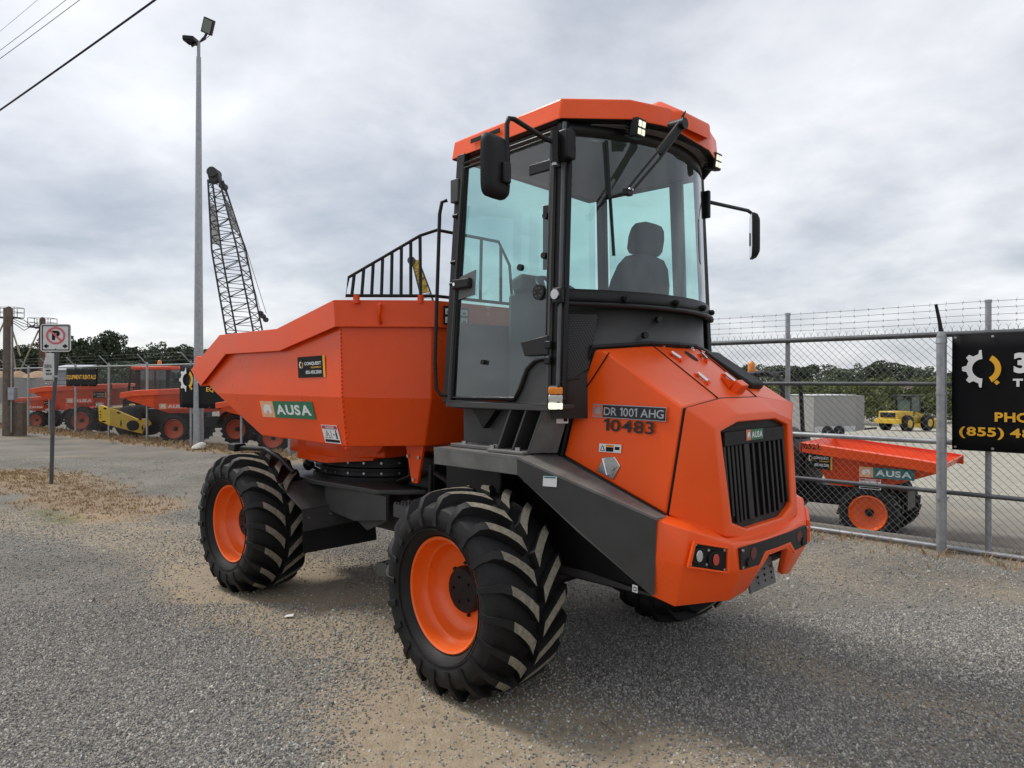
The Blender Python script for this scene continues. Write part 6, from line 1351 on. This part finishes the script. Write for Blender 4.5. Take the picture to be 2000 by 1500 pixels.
# work lights
for y in (.40, -.40):
    c = V((-.685, y, 2.915)); wl = bpy.data.objects.new('work_light', None); col.objects.link(wl); wl.parent = D; wl.empty_display_size = .1
    n2 = V((-1, .0, -.12)).normalized(); tx = n2.cross(V((0, 0, 1))).normalized(); tz_ = tx.cross(n2); tz_ = tz_ if tz_.z > 0 else -tz_; rm = Matrix((n2, tx, tz_)).transposed()
    mb = MB(); mb.box(c, (.05, .082, .10), rm); mb.build('lamp_housing', BLACK, wl, bevel=.008)
    for k in range(5): mb = MB(); mb.box(c-n2*.035+tz_*(-.04+.02*k), (.02, .09, .006), rm); mb.build('cooling_fin', BLACK, wl)
    for i in (-1, 1):
        for j in (-1, 1): mb = MB(); mb.box(c+n2*.026+tx*i*.0165+tz_*j*.020, (.006, .026, .031), rm); mb.build('led_lens', LED, wl, bevel=.004)
    mb = MB(); mb.box(c+V((.03, 0, .055)), (.03, .05, .05)); mb.build('lamp_bracket', BLACK, wl)
# rear wiper
wp = bpy.data.objects.new('wiper', None); col.objects.link(wp); wp.parent = D; wp.empty_display_size = .1
pv = V((-.83, .035, 2.955)); hb = L(1232, 372, X=-.80); hb = V((-.745, .345, 2.63)) if False else L(1226, 375, X=-.77)
pv = L(1332, 242, X=-.86)
for o_ in (V((0, .018, .008)), V((0, -.018, -.008))): rod('wiper_arm', [pv+o_, pv.lerp(hb, .5)+o_+V((-.012, 0, 0)), hb+o_*.8], .0075, BLACK, wp, 6)
mb = MB(); mb.box(pv.lerp(hb, .22), ((hb-pv).length*.45, .012, .05), (hb-pv).to_track_quat('X', 'Z').to_matrix()); mb.build('arm_cover', BLACK, wp, bevel=.004)
knob('wiper_pivot', pv+V((.07, 0, 0)), (-1, 0, 0), .03, .09, BLACK, wp); mb = MB(); mb.box(hb, (.03, .05, .035)); mb.build('blade_holder', BLACK, wp, bevel=.004)
for dy in (-.012, .012): knob('holder_pin', hb+V((-.015, dy, .01)), (-1, 0, 0), .006, .008, STEEL, wp, 8)
b0, b1 = L(1226, 262, X=-.69), L(1222, 496, X=-.66)
def on_arc(p, o=.012): q_ = arc(max(-.7, min(.7, p.y)), p.z, o); return q_
rod('wiper_blade', [on_arc(b0.lerp(b1, k/10)) for k in range(11)], .009, BLACK, wp, 6)
rod('blade_link', [on_arc(b0.lerp(b1, .5)), hb], .008, BLACK, wp, 6)
rod('washer_hose', [pv+V((.02, -.03, .05)), pv+V((-.02, 0, .06)), pv+V((-.01, .02, .0))], .004, BLACK, wp, 5)
# rear corner light at the foot of the pillar
ic = L(1083, 778, Y=.80); il = bpy.data.objects.new('indicator_light', None); col.objects.link(il); il.parent = D; il.empty_display_size = .1
mb = MB(); mb.box((ic.x, .79, ic.z), (.08, .05, .13)); mb.build('lamp_housing', BLACK, il, bevel=.012)
rmz = Matrix.Rotation(R(-50), 3, 'Z'); n2 = V((-.72, .69, 0)); tx = V((.69, .72, 0))
for dz, h_, m_, nm in ((.038, .036, AMBER, 'amber_lens'), (.0, .036, LENSC, 'clear_lens'), (-.038, .034, LED, 'led_lens')): mb = MB(); mb.box(V((ic.x, .795, ic.z+dz))+n2*.022, (.034, .072, h_), Matrix((n2, tx, V((0, 0, 1)))).transposed()); mb.build(nm, m_, il, bevel=.006)
bx('lamp_stand', ic.x-.05, ic.x+.05, .70, .80, 1.452, 1.476, DKGREY, il); rod('lamp_cable', [V((ic.x, .79, ic.z+.05)), V((ic.x-.03, .77, ic.z+.09)), V((ic.x-.08, .70, ic.z+.10))], .005, BLACK, il)
